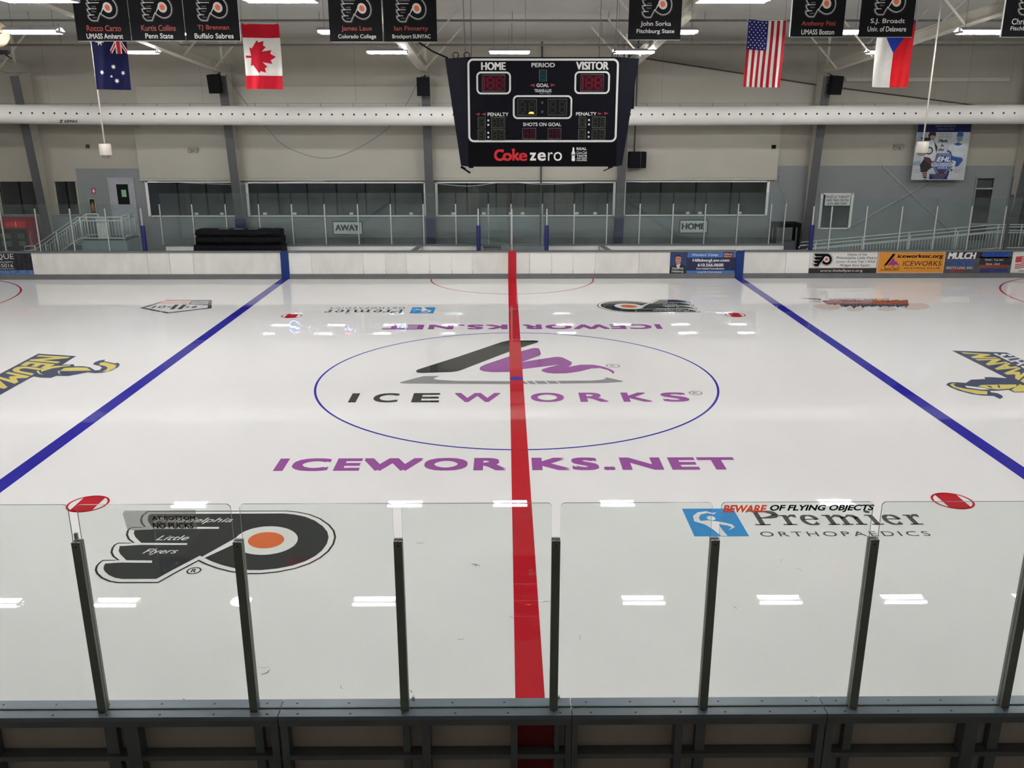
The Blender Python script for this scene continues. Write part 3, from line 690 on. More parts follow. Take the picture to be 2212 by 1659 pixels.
# stacked black mats, cart, bench odds
for k, (a0, a1, z0, z1, yy) in enumerate(((-12.10, -8.70, .0, 1.22, 14.42), (-11.98, -8.74, 1.225, 1.50, 14.4), (-11.97, -8.80, 1.505, 1.74, 14.42))):
    g = G(); n = 30; rnd = random.Random(k)
    prof = [(-.42, 0), (-.45, .3), (-.42, .85), (-.30, 1.0), (.30, 1.0), (.42, .85), (.45, .3), (.42, 0)]
    vs = []
    for i in range(n + 1):
        x = a0 + (a1 - a0) * i / n; e = .93 if i in (0, n) else 1
        for (b, c) in prof: vs.append((x + rnd.uniform(-.02, .02), yy + b * .9 * e + rnd.uniform(-.012, .012), z0 + (z1 - z0) * c * (e if c > .5 else 1) + (rnd.uniform(-.012, .004) if c > .5 else 0)))
    m8 = len(prof)
    fs = [(i * m8 + j, i * m8 + (j + 1) % m8, (i + 1) * m8 + (j + 1) % m8, (i + 1) * m8 + j) for i in range(n) for j in range(m8)]
    g.add(vs, fs + [tuple(range(m8)), tuple(range(n * m8, n * m8 + m8))], BLACKV, False)
    tag(g.build('black_mat'), ('thick black covered mat at the foot of the stack on the left bench', 'black covered mat in the middle of the stack on the left bench', 'black covered mat with grey tape on top of the stack')[k], 'mat', 'stacked black mats')
tp = G()
for k in range(3): tp.box(-11.2 + .55 * k + .1, -10.75 + .55 * k, 14.15, 14.4, 1.743, 1.747, GREYL)
tag(tp.build('grey_tape'), 'worn grey tape marks lying on the top black mat', 'tape')
r = thing('black_cart', 'black framed cart standing past the right end of the benches', 'cart', (10.95, 15.9, 0))
g = G(); x0, x1, y0, y1 = 10.45, 11.4, 15.6, 16.2
for x in (x0, x1):
    for y in (y0, y1): g.box(x - .05, x + .05, y - .05, y + .05, 0, 1.62, BLACKP)
g.build('frame', r); G().box(x0 - .06, x1 + .06, y0 - .06, y1 + .06, 1.62, 1.78, BLACKP).build('top', r)
G().box(x0 + .05, x1 - .05, y0 + .1, y1 - .1, .3, 1.05, mat('grey cart box', (95, 98, 98), .6)).build('bin', r)
r = thing('scorer_table', 'small dark table inside the scorer box behind the red stripe', 'table', (-.75, 14.5, 0))
G().box(-1.1, -.42, 14.25, 14.75, 1.0, 1.09, mat('dark table top', (70, 74, 72), .5)).build('table_top', r)
for x in (-1.05, -.5):
    for y in (14.3, 14.7): G().box(x, x + .04, y - .02, y + .02, 0, 1.0, FRAMED).build('leg', r)

# ------------------------------------------------------------------ markings frozen into the ice
I_RED = icepaint('red', (196, 30, 44)); I_BLUE = icepaint('blue', (48, 44, 160)); I_BLK = icepaint('black', (56, 57, 56)); I_WHT = icepaint('white', (236, 234, 229))
I_PUR = icepaint('purple', (158, 88, 158)); I_GRY = icepaint('grey', (150, 148, 148)); I_ORG = icepaint('orange', (228, 116, 64)); I_SKY = icepaint('sky blue', (62, 148, 210))
I_YEL = icepaint('yellow', (226, 209, 118)); I_NAV = icepaint('navy', (82, 88, 114)); I_DRED = icepaint('dull red', (142, 62, 64)); I_PEACH = icepaint('peach', (228, 208, 198)); I_DGR = icepaint('dark grey', (84, 86, 84))
I_INK = icepaint('dark ink', (62, 60, 70)); I_PNK = icepaint('pale red', (226, 150, 140))
def mark(a, name, label, cat='ice marking', group=None): return tag(a.build(name), label, cat, group)
A = lambda k=0: Art(eps=.0007, base=.001 + .0004 * k)
mark(A(9).rect(-.1524, -BY, .1524, BY - .03, I_RED), 'centre_line', 'wide red line crossing the middle of the ice')
for sx, t in ((-1, 'left'), (1, 'right')):
    mark(A().rect(sx * 8.524 - .1524, -BY, sx * 8.524 + .1524, BY - .03, I_BLUE), 'blue_line', 'wide blue line crossing the ice on the %s' % t, 'ice marking', 'blue lines')
mark(A(1).ring((0, 0), 4.522, 4.573, I_BLUE, 0, 160), 'centre_circle', 'large thin blue circle around the skate logo')
mark(A(12).poly(loop(40, .155), I_BLUE), 'centre_spot', 'small blue spot on the red line at centre ice')
for sx in (-1, 1):
    for sy in (-1, 1):
        a = A(2); c = (sx * 6.77, sy * 6.83); R = .315
        a.ring(c, R - .035, R, I_RED, 1, 48)
        h = .17; t = math.acos(h / (R - .02)); arc1 = [(c[0] + (R - .02) * math.cos(q), c[1] + (R - .02) * math.sin(q)) for q in [t + (math.pi - 2 * t) * i / 14 for i in range(15)]]
        arc2 = [(c[0] + (R - .02) * math.cos(q), c[1] + (R - .02) * math.sin(q)) for q in [math.pi + t + (math.pi - 2 * t) * i / 14 for i in range(15)]]
        a.poly(arc1 + arc2, I_RED, 1)
        mark(a, 'face_off_spot', 'red face-off spot at the %s %s of the ice' % ('far' if sy > 0 else 'near', 'left' if sx < 0 else 'right'), 'ice marking', 'red face-off spots')
a = A(1); pts = [p for p in loop(80, 3.03, (0, BY), None, math.pi, 2 * math.pi)]
a.line(pts, .05, I_RED, 0); mark(a, 'referee_crease', 'thin red half circle against the far boards at the centre line')
for sx, t in ((-1, 'left'), (1, 'right')):
    e = ice(8, 652) if sx < 0 else ice(2199, 648)
    a = A(1); a.ring((e[0] + sx * 4.55, e[1]), 4.5, 4.56, I_RED, 0, 120); mark(a, 'face_off_circle', 'red end zone circle cut by the %s edge' % t)
# --- skate logo and wordmarks
C4 = zoom(560, 600, .25316); C5 = zoom(1060, 600, .25316)
a = A(3)
a.poly(C4((1338, 800), (1342, 790), (1360, 781), (1700, 673), (2070, 548), (2105, 541)) + C5((150, 536), (370, 535), (400, 538), (408, 544), (400, 553), (260, 597)) + C4((2130, 632), (1900, 720), (1720, 790), (1680, 800), (1640, 805), (1390, 813), (1350, 810)), I_BLK, 0)
a.poly(C4((1880, 775), (1888, 760), (1930, 740), (2130, 672)) + C5((260, 627), (350, 603), (385, 599), (410, 603), (420, 622), (428, 650), (420, 662), (400, 671), (264, 720), (540, 677), (580, 675), (615, 682), (660, 703), (695, 722), (688, 742), (665, 762), (710, 752), (770, 742), (870, 742), (920, 750), (970, 762), (1020, 780), (1050, 797), (1056, 808), (1040, 821), (1033, 808), (1000, 788), (930, 771), (860, 775), (760, 800), (650, 815), (540, 817), (480, 812), (433, 796), (440, 780), (500, 763), (585, 742), (270, 780), (150, 804)) + C4((2000, 806), (1920, 799), (1885, 788)), I_PUR, 0)
a.poly(C4((1198, 894), (1230, 884), (1400, 840), (1540, 838), (1490, 858), (1494, 866), (1530, 872), (1700, 881), (2130, 883)) + C5((160, 883), (850, 878), (940, 872), (985, 862), (963, 852), (1000, 853), (1130, 882), (1120, 889), (990, 898), (800, 901), (160, 908)) + C4((2130, 908), (1240, 903), (1205, 900)), I_GRY, 0)
for x in (285, 352, 455, 550): a.poly(C5((x, 881), (x + 14, 881), (x + 55, 908), (x + 41, 908)), I_WHT, 1)
def word(a, t, X0, X1, Y0, Y1, m_, layer=1, bold=.03, shear=0, rot=False, space=1.0):
    a.text(t, X0, Y0, X1, Y1, m_, layer, bold, shear, space, True, rot)
Y0, Y1 = C4((800, 1066))[0][1], C4((800, 986))[0][1]
for t, zf, xa, xb in (('I', C4, 750, 825), ('C', C4, 955, 1175), ('E', C4, 1290, 1535)):
    word(a, t, zf((xa, 1066))[0][0], zf((xb, 1066))[0][0], Y0, Y1, I_BLK, 1, .03, .0)
for t, zf, xa, xb in (('W', C4, 1660, 2060), ('O', C5, 340, 628), ('R', C5, 765, 1015), ('K', C5, 1135, 1390), ('S', C5, 1478, 1715)):
    yy = 1026 if t in 'WO' else 1060
    word(a, t, zf((xa, yy))[0][0], zf((xb, yy))[0][0], Y0, Y1, I_PUR, 1, .03, .0)
for c, rr in ((C5((1043, 752))[0], .17), (C5((1748, 984))[0], .15)):
    a.ring(c, rr - .03, rr, I_GRY, 1, 32); a.text('R', c[0] - .06, c[1] - .08, c[0] + .06, c[1] + .08, I_GRY, 1, .01)
mark(a, 'centre_logo', 'black and purple skate emblem with spaced lettering at centre ice', 'ice logo')
a = A(3)
Y0, Y1 = C4((1500, 1648))[0][1], C4((1500, 1537))[0][1]
word(a, 'ICEWOR', C4((108, 1653))[0][0], C4((2112, 1643))[0][0], Y0, Y1, I_PUR, 0, .048, 0, False, 1.14)
word(a, 'KS.NET', C5((350, 1640))[0][0], C5((2066, 1530))[0][0], Y0, Y1, I_PUR, 0, .048, 0, False, 1.14)
mark(a, 'ice_wordmark', 'large purple web address on the near side of the centre circle', 'ice logo')
a = A(3); Y0, Y1 = ice(1100, 711.5)[1], ice(1100, 701)[1]
word(a, 'ICEWOR', ice(1127, 706)[0], ice(1433, 711)[0], Y0, Y1, I_PUR, 0, .048, 0, True, 1.14)
word(a, 'KS.NET', ice(824, 711)[0], ice(1097, 706)[0], Y0, Y1, I_PUR, 0, .048, 0, True, 1.14)
mark(a, 'ice_wordmark', 'upside-down purple web address beyond the centre circle', 'ice logo')
# --- winged P emblems
a = A(3)
emblem(a, lambda u, v: (_ux0 + (_ux1 - _ux0) * u, _uy0 + (_uy1 - _uy0) * v), _ux1 - _ux0, [(0, I_BLK), (.0095, I_WHT), (.034, I_BLK)], I_WHT, I_ORG, 0, WORDS3)
c = ice(100 + 1008 * .31646, 1000 + 736 * .31646); a.ring(c, .075, .095, I_BLK, 0, 36); a.text('R', c[0] - .035, c[1] - .05, c[0] + .035, c[1] + .05, I_BLK, 0, .02)
mark(a, 'winged_p_logo', 'large black winged P logo with orange spot behind the near glass', 'ice logo')
a = A(3); X0, X1 = ice(1290, 660)[0], ice(1508, 668)[0]; Y0, Y1 = ice(1400, 675.5)[1], ice(1400, 646.5)[1]
emblem(a, lambda u, v: (X1 - (X1 - X0) * u, Y1 - (Y1 - Y0) * v), X1 - X0, [(0, I_BLK), (.0095, I_WHT), (.034, I_BLK)], I_WHT, I_ORG, 0, WORDS3)
mark(a, 'winged_p_logo', 'upside-down winged P logo on the far right of the red line', 'ice logo')
# --- serif lettering drawn stroke by stroke
def serif_word(a, X0, X1, Y0, Y1, m_, layer, rot=False):
    """'Premier' with slab feet, in a unit box 0..10 wide, x-height .66"""
    st, th = .30, .07; xh = .68; S_ = []
    def V(x, y0, y1, w=st): S_.append([(x - w / 2, y0), (x + w / 2, y0), (x + w / 2, y1), (x - w / 2, y1)])
    def H(x0, x1, y, h=th): S_.append([(x0, y), (x1, y), (x1, y + h), (x0, y + h)])
    def curve(pts, ws): S_.extend(ribbon(pts, ws))
    V(.55, 0, 1); H(.1, 1.0, 0); H(.1, .8, 1 - th)
    n = 14; curve([(.6 + 1.05 * math.sin(math.pi * i / n), .725 + .24 * math.cos(math.pi * i / n)) for i in range(n + 1)], [.07 + .25 * math.sin(math.pi * i / n) ** 2 for i in range(n + 1)])
    H(1.75, 2.55, 0); V(2.15, 0, xh); H(1.8, 2.1, xh - th); curve([(2.25, xh - .18), (2.5, xh - .03), (2.8, xh - .08)], [.06, .12, .22])
    def e(x): 
        curve([(x + .42 * math.cos(t), xh / 2 + (xh / 2 - .03) * math.sin(t)) for t in [.05 + 5.6 * i / 22 for i in range(23)]], [.06 + .2 * abs(math.cos(.05 + 5.6 * i / 22)) for i in range(23)]); H(x - .38, x + .44, xh * .53, .06)
    e(3.5)
    for x in (4.7, 5.5, 6.3): V(x, 0, xh - (.12 if x > 4.8 else 0)); H(x - .33, x + .33, 0)
    H(4.35, 4.7, xh - th)
    for x in (4.7, 5.5): curve([(x + .12, xh - .2), (x + .42, xh - .04), (x + .72, xh - .1), (x + .8, xh - .25)], [.06, .12, .2, .28])
    V(7.25, 0, xh); H(6.9, 7.6, 0); H(6.9, 7.2, xh - th); S_.append([(7.25 + .18 * math.cos(t), .9 + .1 * math.sin(t)) for t in [i * .5236 for i in range(12)]])
    e(8.35)
    H(9.15, 9.9, 0); V(9.5, 0, xh); H(9.2, 9.5, xh - th); curve([(9.6, xh - .18), (9.8, xh - .03), (10.1, xh - .08)], [.06, .12, .22])
    for q in S_:
        w = [(x / 10.15, y) for x, y in q]
        pts = [((X1 - (X1 - X0) * u, Y1 - (Y1 - Y0) * v) if rot else (X0 + (X1 - X0) * u, Y0 + (Y1 - Y0) * v)) for u, v in w]
        a.poly(pts, m_, layer)
def clinic(Q, P0, P1, O0, O1, rot, label):
    a = A(3); q = [ice(*p) for p in Q]
    xs_, ys_ = [p[0] for p in q], [p[1] for p in q]; x0, x1, y0, y1 = min(xs_), max(xs_), min(ys_), max(ys_)
    a.rect(x0, y0, x1, y1, I_SKY, 0); sg = -1 if rot else 1; cx, cy = (x0 + x1) / 2, (y0 + y1) / 2; w, h = (x1 - x0) / 2 * sg, (y1 - y0) / 2 * sg
    B = lambda *pts: [(cx + w * u, cy + h * v) for u, v in pts]
    a.poly(B(*loop(20, .16, (-.05, .28))), I_WHT, 1)
    a.poly(B((-.75, .05), (-.70, .45), (-.45, .72), (-.10, .80), (.1, .66), (.28, .72), (.12, .56), (-.10, .66), (-.38, .55), (-.52, .30), (-.50, .08), (-.2, .12), (.30, -.02), (.62, -.18), (.66, -.38), (.35, -.60), (.55, -.38), (.42, -.25), (.12, -.16), (.14, -.55), (.22, -.98), (-.02, -.98), (-.18, -.55), (-.40, -.18)), I_WHT, 1)
    (px, pz), (qx, qz) = ice(*P0), ice(*P1)
    serif_word(a, min(px, qx), max(px, qx), min(pz, qz), max(pz, qz), I_DGR, 0, rot)
    (px, pz), (qx, qz) = ice(*O0), ice(*O1)
    a.text('ORTHOPAEDICS', min(px, qx), min(pz, qz), max(px, qx), max(pz, qz), I_DGR, 0, .004, 0, 1.35, True, rot)
    mark(a, 'clinic_logo', label, 'ice logo')
s8 = lambda x, y: (1400 + x * .36709, 1000 + y * .36709)
clinic([s8(203, 270), s8(500, 270), s8(580, 432), s8(272, 432)], s8(622, 367), s8(1560, 278), s8(668, 434), s8(1640, 402), False, 'blue square clinic logo with grey lettering behind the near glass')
s7 = lambda x, y: (400 + x * .25316, 340 + y * .25316)
clinic([s7(1925, 1331), s7(1940, 1280), s7(2130, 1280), s7(2118, 1331)], s7(1205, 1300), s7(1868, 1331), s7(1240, 1279), s7(1872, 1291), True, 'upside-down blue square clinic logo left of the red line')
# --- memorial emblem
C3 = zoom(0, 600, .25316); a = A(3)
o = C3((1192, 259), (1420, 190), (1808, 190), (1806, 260), (1425, 305)); a.poly(o, I_DGR, 0); a.poly(inset(o, .12), I_WHT, 1)
a.poly(C3((1340, 225), (1405, 195), (1640, 195), (1590, 228)), I_WHT, 2)
for k in range(4):
    u = k / 4; a.poly(C3((1405 - 62 * u, 195 + 30 * u), (1640 - 48 * u, 195 + 30 * u), (1632 - 48 * u, 199 + 30 * u), (1397 - 62 * u, 199 + 30 * u)), I_PNK, 3)
a.poly(C3((1640, 195), (1800, 195), (1798, 236), (1600, 228)), I_NAV, 2)
for i in range(7):
    for j in range(3): p = C3((1652 + 20 * i - 6 * j, 203 + 10 * j))[0]; a.poly(loop(5, .06, p), I_WHT, 3)
for x in (1455, 1520): a.poly(C3((x + 40, 229), (x + 75, 229), (x + 28, 270), (x - 10, 270)), I_DGR, 3)
for t, x0, x1 in (('01', 1290, 1430), ('9', 1625, 1700)):
    p, q = C3((x0, 258))[0], C3((x1, 240))[0]; a.text(t, min(p[0], q[0]), p[1], max(p[0], q[0]), q[1], I_DGR, 3, .02, 0, 1, True, True)
for x in (1445, 1600): a.poly(loop(8, .07, C3((x, 250))[0]), I_DGR, 3)
mark(a, 'memorial_emblem', 'pentagon emblem with stripes and 9-11-01 on the far left ice', 'ice logo')
# --- university emblems
L8 = zoom(0, 740, .12658); a = A(3)
a.poly(L8((650, 190), (1300, 232), (1070, 375), (520, 605), (-700, 1290), (-1500, 1290), (-700, 835), (0, 535)), I_NAV, 0)
q = L8((640, 215), (1215, 240), (-560, 800), (-1000, 1200))
A0, A1 = L8((650, 215))[0], L8((1215, 245))[0]; E0, E1 = L8((-740, 880))[0], L8((-420, 1130))[0]
nd = L8((0, 640))[0]
def slant(P, Q, R_, S2): return lambda u, v: tuple((P[k] * (1 - u) + R_[k] * u) * (1 - v) + (Q[k] * (1 - u) + S2[k] * u) * v for k in (0, 1))
d_ = Vector(L8((20, 560))[0]) - Vector(A0); R_ = Vector(A0) + d_ * 2.05
d2 = Vector(L8((60, 800))[0]) - Vector(A1); S2 = Vector(A1) + d2 * 1.55
a.text('NEUMANN', 0, 0, 1, 1, I_YEL, .4, .045, 0, 1.04, vert=slant(A0, A1, tuple(R_), tuple(S2)))
a.poly(L8((530, 575), (700, 600), (870, 605), (960, 570), (1170, 572), (1500, 510), (1620, 525), (1760, 515), (1900, 480), (2020, 420), (2048, 375), (2015, 345), (1960, 355), (1780, 320), (1795, 292), (1690, 308), (1610, 340), (1585, 375), (1700, 400), (1740, 430), (1700, 470), (1620, 475), (1540, 425), (1420, 405), (1270, 405), (1260, 372), (1050, 380), (800, 430), (640, 480)), I_NAV, 1)
a.poly(L8((1700, 350), (1780, 335), (1930, 370), (1990, 390), (1960, 440), (1850, 490), (1740, 505), (1820, 460), (1840, 430), (1790, 400), (1700, 385)), I_YEL, 2)
a.poly(L8((700, 450), (900, 405), (1190, 385), (1200, 400), (900, 440), (700, 500)), I_YEL, 2); a.poly(L8((1020, 485), (1100, 435), (1300, 425), (1480, 430), (1560, 480), (1100, 488)), I_YEL, 2)
a.poly(L8((620, 490), (660, 480), (680, 520), (740, 552), (660, 535)), I_YEL, 2); a.poly(L8((985, 490), (1030, 480), (1010, 525), (1050, 550), (1000, 535)), I_YEL, 2)
mark(a, 'university_emblem', 'yellow on navy slanted lettering with plume at the left edge', 'ice logo')
R8 = zoom(1990, 720, .10036); a = A(3)
a.poly(R8((660, 375), (1840, 415), (3200, 1060), (3200, 1700), (2000, 1040), (1840, 965)), I_NAV, 0)
B0, B1 = R8((840, 405))[0], R8((1470, 450))[0]; d_ = Vector(R8((2080, 1010))[0]) - Vector(B0); d2 = Vector(R8((2240, 790))[0]) - Vector(B1)
a.text('NEUMANN', 0, 0, 1, 1, I_YEL, .4, .045, 0, 1.04, vert=slant(tuple(Vector(B1) + d2 * 1.85), tuple(Vector(B0) + d_ * 1.7), B1, B0))
K0, K1 = R8((1520, 430))[0], R8((1900, 450))[0]; k1 = Vector(R8((2212, 590))[0]) - Vector(K1); k0 = Vector(R8((2212, 760))[0]) - Vector(K0)
a.text('KNIGHTS', 0, 0, 1, 1, I_WHT, .7, .034, 0, 1.04, vert=slant(tuple(Vector(K1) + k1 * 2.9), tuple(Vector(K0) + k0 * 2.0), K1, K0))
a.poly(R8((535, 1110), (570, 1075), (640, 1055), (800, 1058), (960, 1070), (1070, 1000), (1380, 985), (1355, 945), (1500, 945), (1900, 970), (2100, 1050), (2400, 1200), (2400, 1270), (2000, 1275), (1880, 1220), (1640, 1238), (1480, 1240), (1500, 1270), (1640, 1290), (1740, 1340), (1760, 1385), (1690, 1415), (1560, 1350), (1300, 1340), (1080, 1310), (800, 1235), (640, 1170)), I_NAV, 1)
a.poly(R8((615, 1110), (660, 1082), (740, 1078), (690, 1110), (760, 1155), (950, 1195), (1300, 1240), (1420, 1250), (1420, 1320), (1200, 1310), (900, 1240), (690, 1165)), I_YEL, 2)
a.poly(R8((940, 1130), (1300, 1170), (1480, 1215), (1300, 1215), (980, 1170)), I_WHT, 2); a.poly(R8((1220, 1140), (1300, 1115), (1700, 1105), (2050, 1105), (2040, 1150), (1900, 1195), (1650, 1212), (1400, 1185)), I_YEL, 2)
a.poly(R8((1940, 1215), (2120, 1100), (2400, 1180), (2400, 1250), (2010, 1262)), I_YEL, 2)
a.poly(R8((1380, 1125), (1500, 1140), (1540, 1180), (1470, 1165)), I_NAV, 3); a.poly(R8((1640, 1115), (1680, 1120), (1700, 1185), (1660, 1170)), I_NAV, 3)
mark(a, 'university_emblem', 'yellow and white on navy lettering with plume at the right edge', 'ice logo')
# --- championship emblem
C6 = zoom(1652, 600, .25316); a = A(3); rnd = random.Random(5)
for x0, x1, y, h in ((420, 670, 245, 28), (690, 850, 266, 20), (960, 1125, 268, 18), (1140, 1410, 245, 30)):
    a.poly(C6(*[((x0 + x1) / 2 + (x1 - x0) / 2 * math.cos(t) * rnd.uniform(.92, 1.05), y + h * math.sin(t) * rnd.uniform(.85, 1.1)) for t in [i * .2094 for i in range(30)]]), I_PEACH, 0)
a.poly(C6((295, 172), (480, 182), (480, 188), (380, 184)), I_DGR, 1); a.poly(C6((380, 196), (480, 205), (480, 212)), I_GRY, 1)
top = [(490 + 730 * i / 24, 190 + rnd.uniform(-4, 4) + (6 if i == 0 else 0)) for i in range(25)]; bot = [(1230 - 700 * i / 30, 240 + rnd.uniform(-8, 8) - 12 * (i / 30)) for i in range(31)]
a.poly(C6(*(top + bot)), I_DRED, 1)
bl = [(640 + 570 * i / 24, 226 + rnd.uniform(-3, 3)) for i in range(25)] + [(1210 - 560 * i / 30, 243 + (rnd.uniform(5, 22) if i % 4 == 0 else rnd.uniform(-4, 5))) for i in range(31)]
a.poly(C6(*bl), I_INK, 2)
p, q = C6((560, 188))[0], C6((1050, 177))[0]; a.text('CHAMPIONSHIPS', min(p[0], q[0]), p[1], max(p[0], q[0]), q[1], I_DGR, 2, .02, 0, 1.1, True, True)
for k in range(18):
    x = 660 + 30 * k; y = rnd.uniform(222, 236); a.poly(C6((x, y), (x + 10, y - 2), (x + 4, y + 3)), I_WHT, 3)
mark(a, 'championship_emblem', 'upside-down dark red brush lettering on the far right ice', 'ice logo')
# --- skate marks and chips near the glass
a = A(9); rnd = random.Random(11)
for k in range(26):
    x, y = rnd.uniform(-3.6, 3.9), rnd.uniform(-12.6, -8.2); t = rnd.uniform(0, 6.28); L = rnd.uniform(.02, .07)
    a.line([(x, y), (x + L * math.cos(t), y + L * math.sin(t)), (x + 1.8 * L * math.cos(t + .3), y + 1.8 * L * math.sin(t + .3))], rnd.uniform(.004, .012), I_GRY, 0)
tag(a.build('skate_marks'), 'faint grey nicks scattered over the near ice', 'skate marks', None, 'stuff')

# ------------------------------------------------------------------ near boards, posts and glass
def near_section(x0, x1, label, studs, rail=True):
    r = thing('dasher_board', label, 'rink board', ((x0 + x1) / 2, -BY, 0), 'near board sections')
    a, b = x0 + .004, x1 - .004
    cuts = [(-.1524, .1524)] if x0 < 0 < x1 else []
    for k, (p, q) in enumerate(segs(cuts, a, b)): G().box(p, q, -BY - .03, -BY, .02, 1.06, PANELB).build('panel', r)
    if cuts: tag_ = G().box(-.1524, .1524, -BY - .03, -BY + .004, .02, 1.06, mat('red panel back', (120, 20, 28), .5)).build('red_panel', r); tag_['label'] = 'dark red centre line panel'
    g = G(); g.box(a, b, -13.31, -13.206, 1.085, 1.122, CAPN); g.build('inner_cap', r)
    g = G(); g.box(a, b, -13.42, -13.31, 1.075, 1.114, CAPN); g.box(a, b, -13.42, -13.405, 1.02, 1.076, FRAMED); g.build('outer_cap', r)
    for k in range(6):
        x = a + .12 + (b - a - .24) * k / 5
        for xx, yy, zz in ((x, -13.26, 1.122), (x + .03, -13.385, 1.114)): G().lathe([(0, .004), (.008, .003), (.010, 0)], (xx, yy, zz), POSTD, 8).build('bolt', r)
    for p, q, d in studs: G().box(p, q, -13.41 + d, -13.29, .03, 1.02 if d < .02 else 1.07, FRAMED).build('stud', r)
    for z, h in ((.67, .045), (.12, .05), (.30, .045)):
        G().box(a, b, -13.395, -13.29, z, z + h, FRAMED).build('rail', r)
    return r
near_section(-4.52, -2.10, 'near board section at the left edge of the frame', ((-4.50, -4.44, 0), (-3.55, -3.45, .05), (-3.36, -3.25, 0), (-2.32, -2.25, .05), (-2.17, -2.11, 0)))
near_section(-2.10, .29, 'near board section holding the dark red centre line panel', ((-2.09, -2.03, 0), (-1.10, -1.04, .05), (-.94, -.87, 0), (-.21, -.155, 0), (.155, .19, .05), (.24, .285, 0)))
near_section(.29, 2.37, 'near board section right of the centre line panel', ((.295, .34, 0), (1.14, 1.20, 0), (1.32, 1.40, .05), (2.31, 2.365, 0)))
near_section(2.37, 4.80, 'near board section at the right edge of the frame', ((2.375, 2.44, 0), (2.55, 2.62, .05), (3.52, 3.63, 0), (3.76, 3.85, .05), (4.74, 4.79, 0)))
NX = [-4.78, -3.547, -2.31, -1.077, .142, 1.372, 2.605, 3.855, 5.09]
NL = ['left of the frame edge', 'leftmost in view, beside the near left face-off spot', 'below the orange spot of the winged P logo', 'left of the red line', 'just right of the red line', 'left of the BEWARE sticker pane', 'right of the BEWARE sticker pane', 'at the right edge of the frame', 'right of the frame edge']
for i, x in enumerate(NX):
    if i in (0, 8): continue
    r = thing('glass_post', 'dark near glass post ' + NL[i], 'post', (x, -13.315, 1.114), 'dark near glass posts')
    w = .033
    G().box(x - w, x + w, -13.352, -13.322, 1.114, 2.64, POSTG).build('rear_channel', r)
    G().box(x - w, x + w, -13.304, -13.28, 1.122, 2.64, POSTG).build('front_channel', r)
    g = G(); g.box(x - .022, x - .012, -13.322, -13.304, 1.122, 2.635, POSTD); g.box(x + .012, x + .022, -13.322, -13.304, 1.122, 2.635, POSTD); g.build('groove', r)
    g = G(); g.lathe([(0, 0), (.006, 0), (.006, .006), (0, .006)], (x, -13.336, 2.64), ALU, 8); g.build('bolt', r)
    G().box(x - .005, x + .005, -13.354, -13.352, 2.60, 2.61, BLACK).build('screw_hole', r)
if True:
    x = NX[1]; tag(G().box(x - .045, x - .02, -13.27, -13.25, 2.52, 2.68, POSTG).build('bracket'), 'small dark bracket behind the leftmost near post top', 'bracket')
for i in range(8):
    x0, x1 = NX[i] + .034, NX[i + 1] - .034
    if i in (0,): x0 = -4.6
    r = thing('rink_glass', ('cut-off clear near pane at the left edge', 'clear near pane with the grey NO PUCKS sticker', 'clear near pane in front of the orange logo spot', 'clear near pane left of the red line crossing', 'clear near pane just right of the red line', 'clear near pane carrying the BEWARE sticker', 'clear near pane below the near right face-off spot', 'clear near pane at the right edge')[i], 'glass pane', ((x0 + x1) / 2, -13.313, 1.122), 'near glass panes')
    zt = 2.945; rr = .035
    o = [(x0, 1.122), (x1, 1.122)] + [(x1 - rr + rr * math.cos(t), zt - rr + rr * math.sin(t)) for t in [i_ * math.pi / 12 for i_ in range(7)]] + [(x0 + rr - rr * math.sin(t), zt - rr + rr * math.cos(t)) for t in [i_ * math.pi / 12 for i_ in range(7)]]
    sh_ = G().prism(o, -13.319, -13.307, G_NEAR, G_EDGE).build('sheet', r)
    if i == 5:
        a = Art((0, -13.32, 0), (1, 0, 0), (0, 0, 1), .0006, .0006); z0, z1 = 2.862, 2.925; xa, xb = 1.418, 2.577; c = xa + .289 * (xb - xa)
        a.text('BEWARE', xa, z0, c, z1, filmy('red sticker film', (250, 84, 50)), 0, .036, .18, film=True); a.text('OF FLYING OBJECTS', c + .025, z0, xb, z1, filmy('black sticker film', (20, 20, 22)), 0, .036, .18, film=True)
        s_ = a.build('sticker', sh_); s_['label'] = 'red and black BEWARE OF FLYING OBJECTS lettering'
    if i == 1:
        st, st2 = filmy('grey see-through sticker', (128, 124, 120), .42), filmy('dim red sticker ink', (62, 46, 46), .45)
        a = Art((0, -13.32, 0), (1, 0, 0), (0, 0, 1), .0008, .0006)
        a.poly([(-3.167, 2.87), (-3.152, 2.896), (-2.610, 2.899), (-2.613, 2.742), (-3.148, 2.734)], st, 0)
        a.text('NO PUCKS', -2.95, 2.745, -2.64, 2.795, st2, 1, .03); a.text('AT BOTTOM', -2.95, 2.815, -2.62, 2.852, st2, 1, .03)
        s_ = a.build('sticker', sh_); s_['label'] = 'grey see-through sticker with dim lettering'
for x, t in ((-1.02, 'left of the red line'), (.19, 'right of the red line')):
    tag(G().box(x - .012, x + .012, -13.225, -13.20, 1.122, 1.15, ALU).build('clip'), 'tiny pale clip standing on the near cap ' + t, 'clip', 'clips on the near cap')

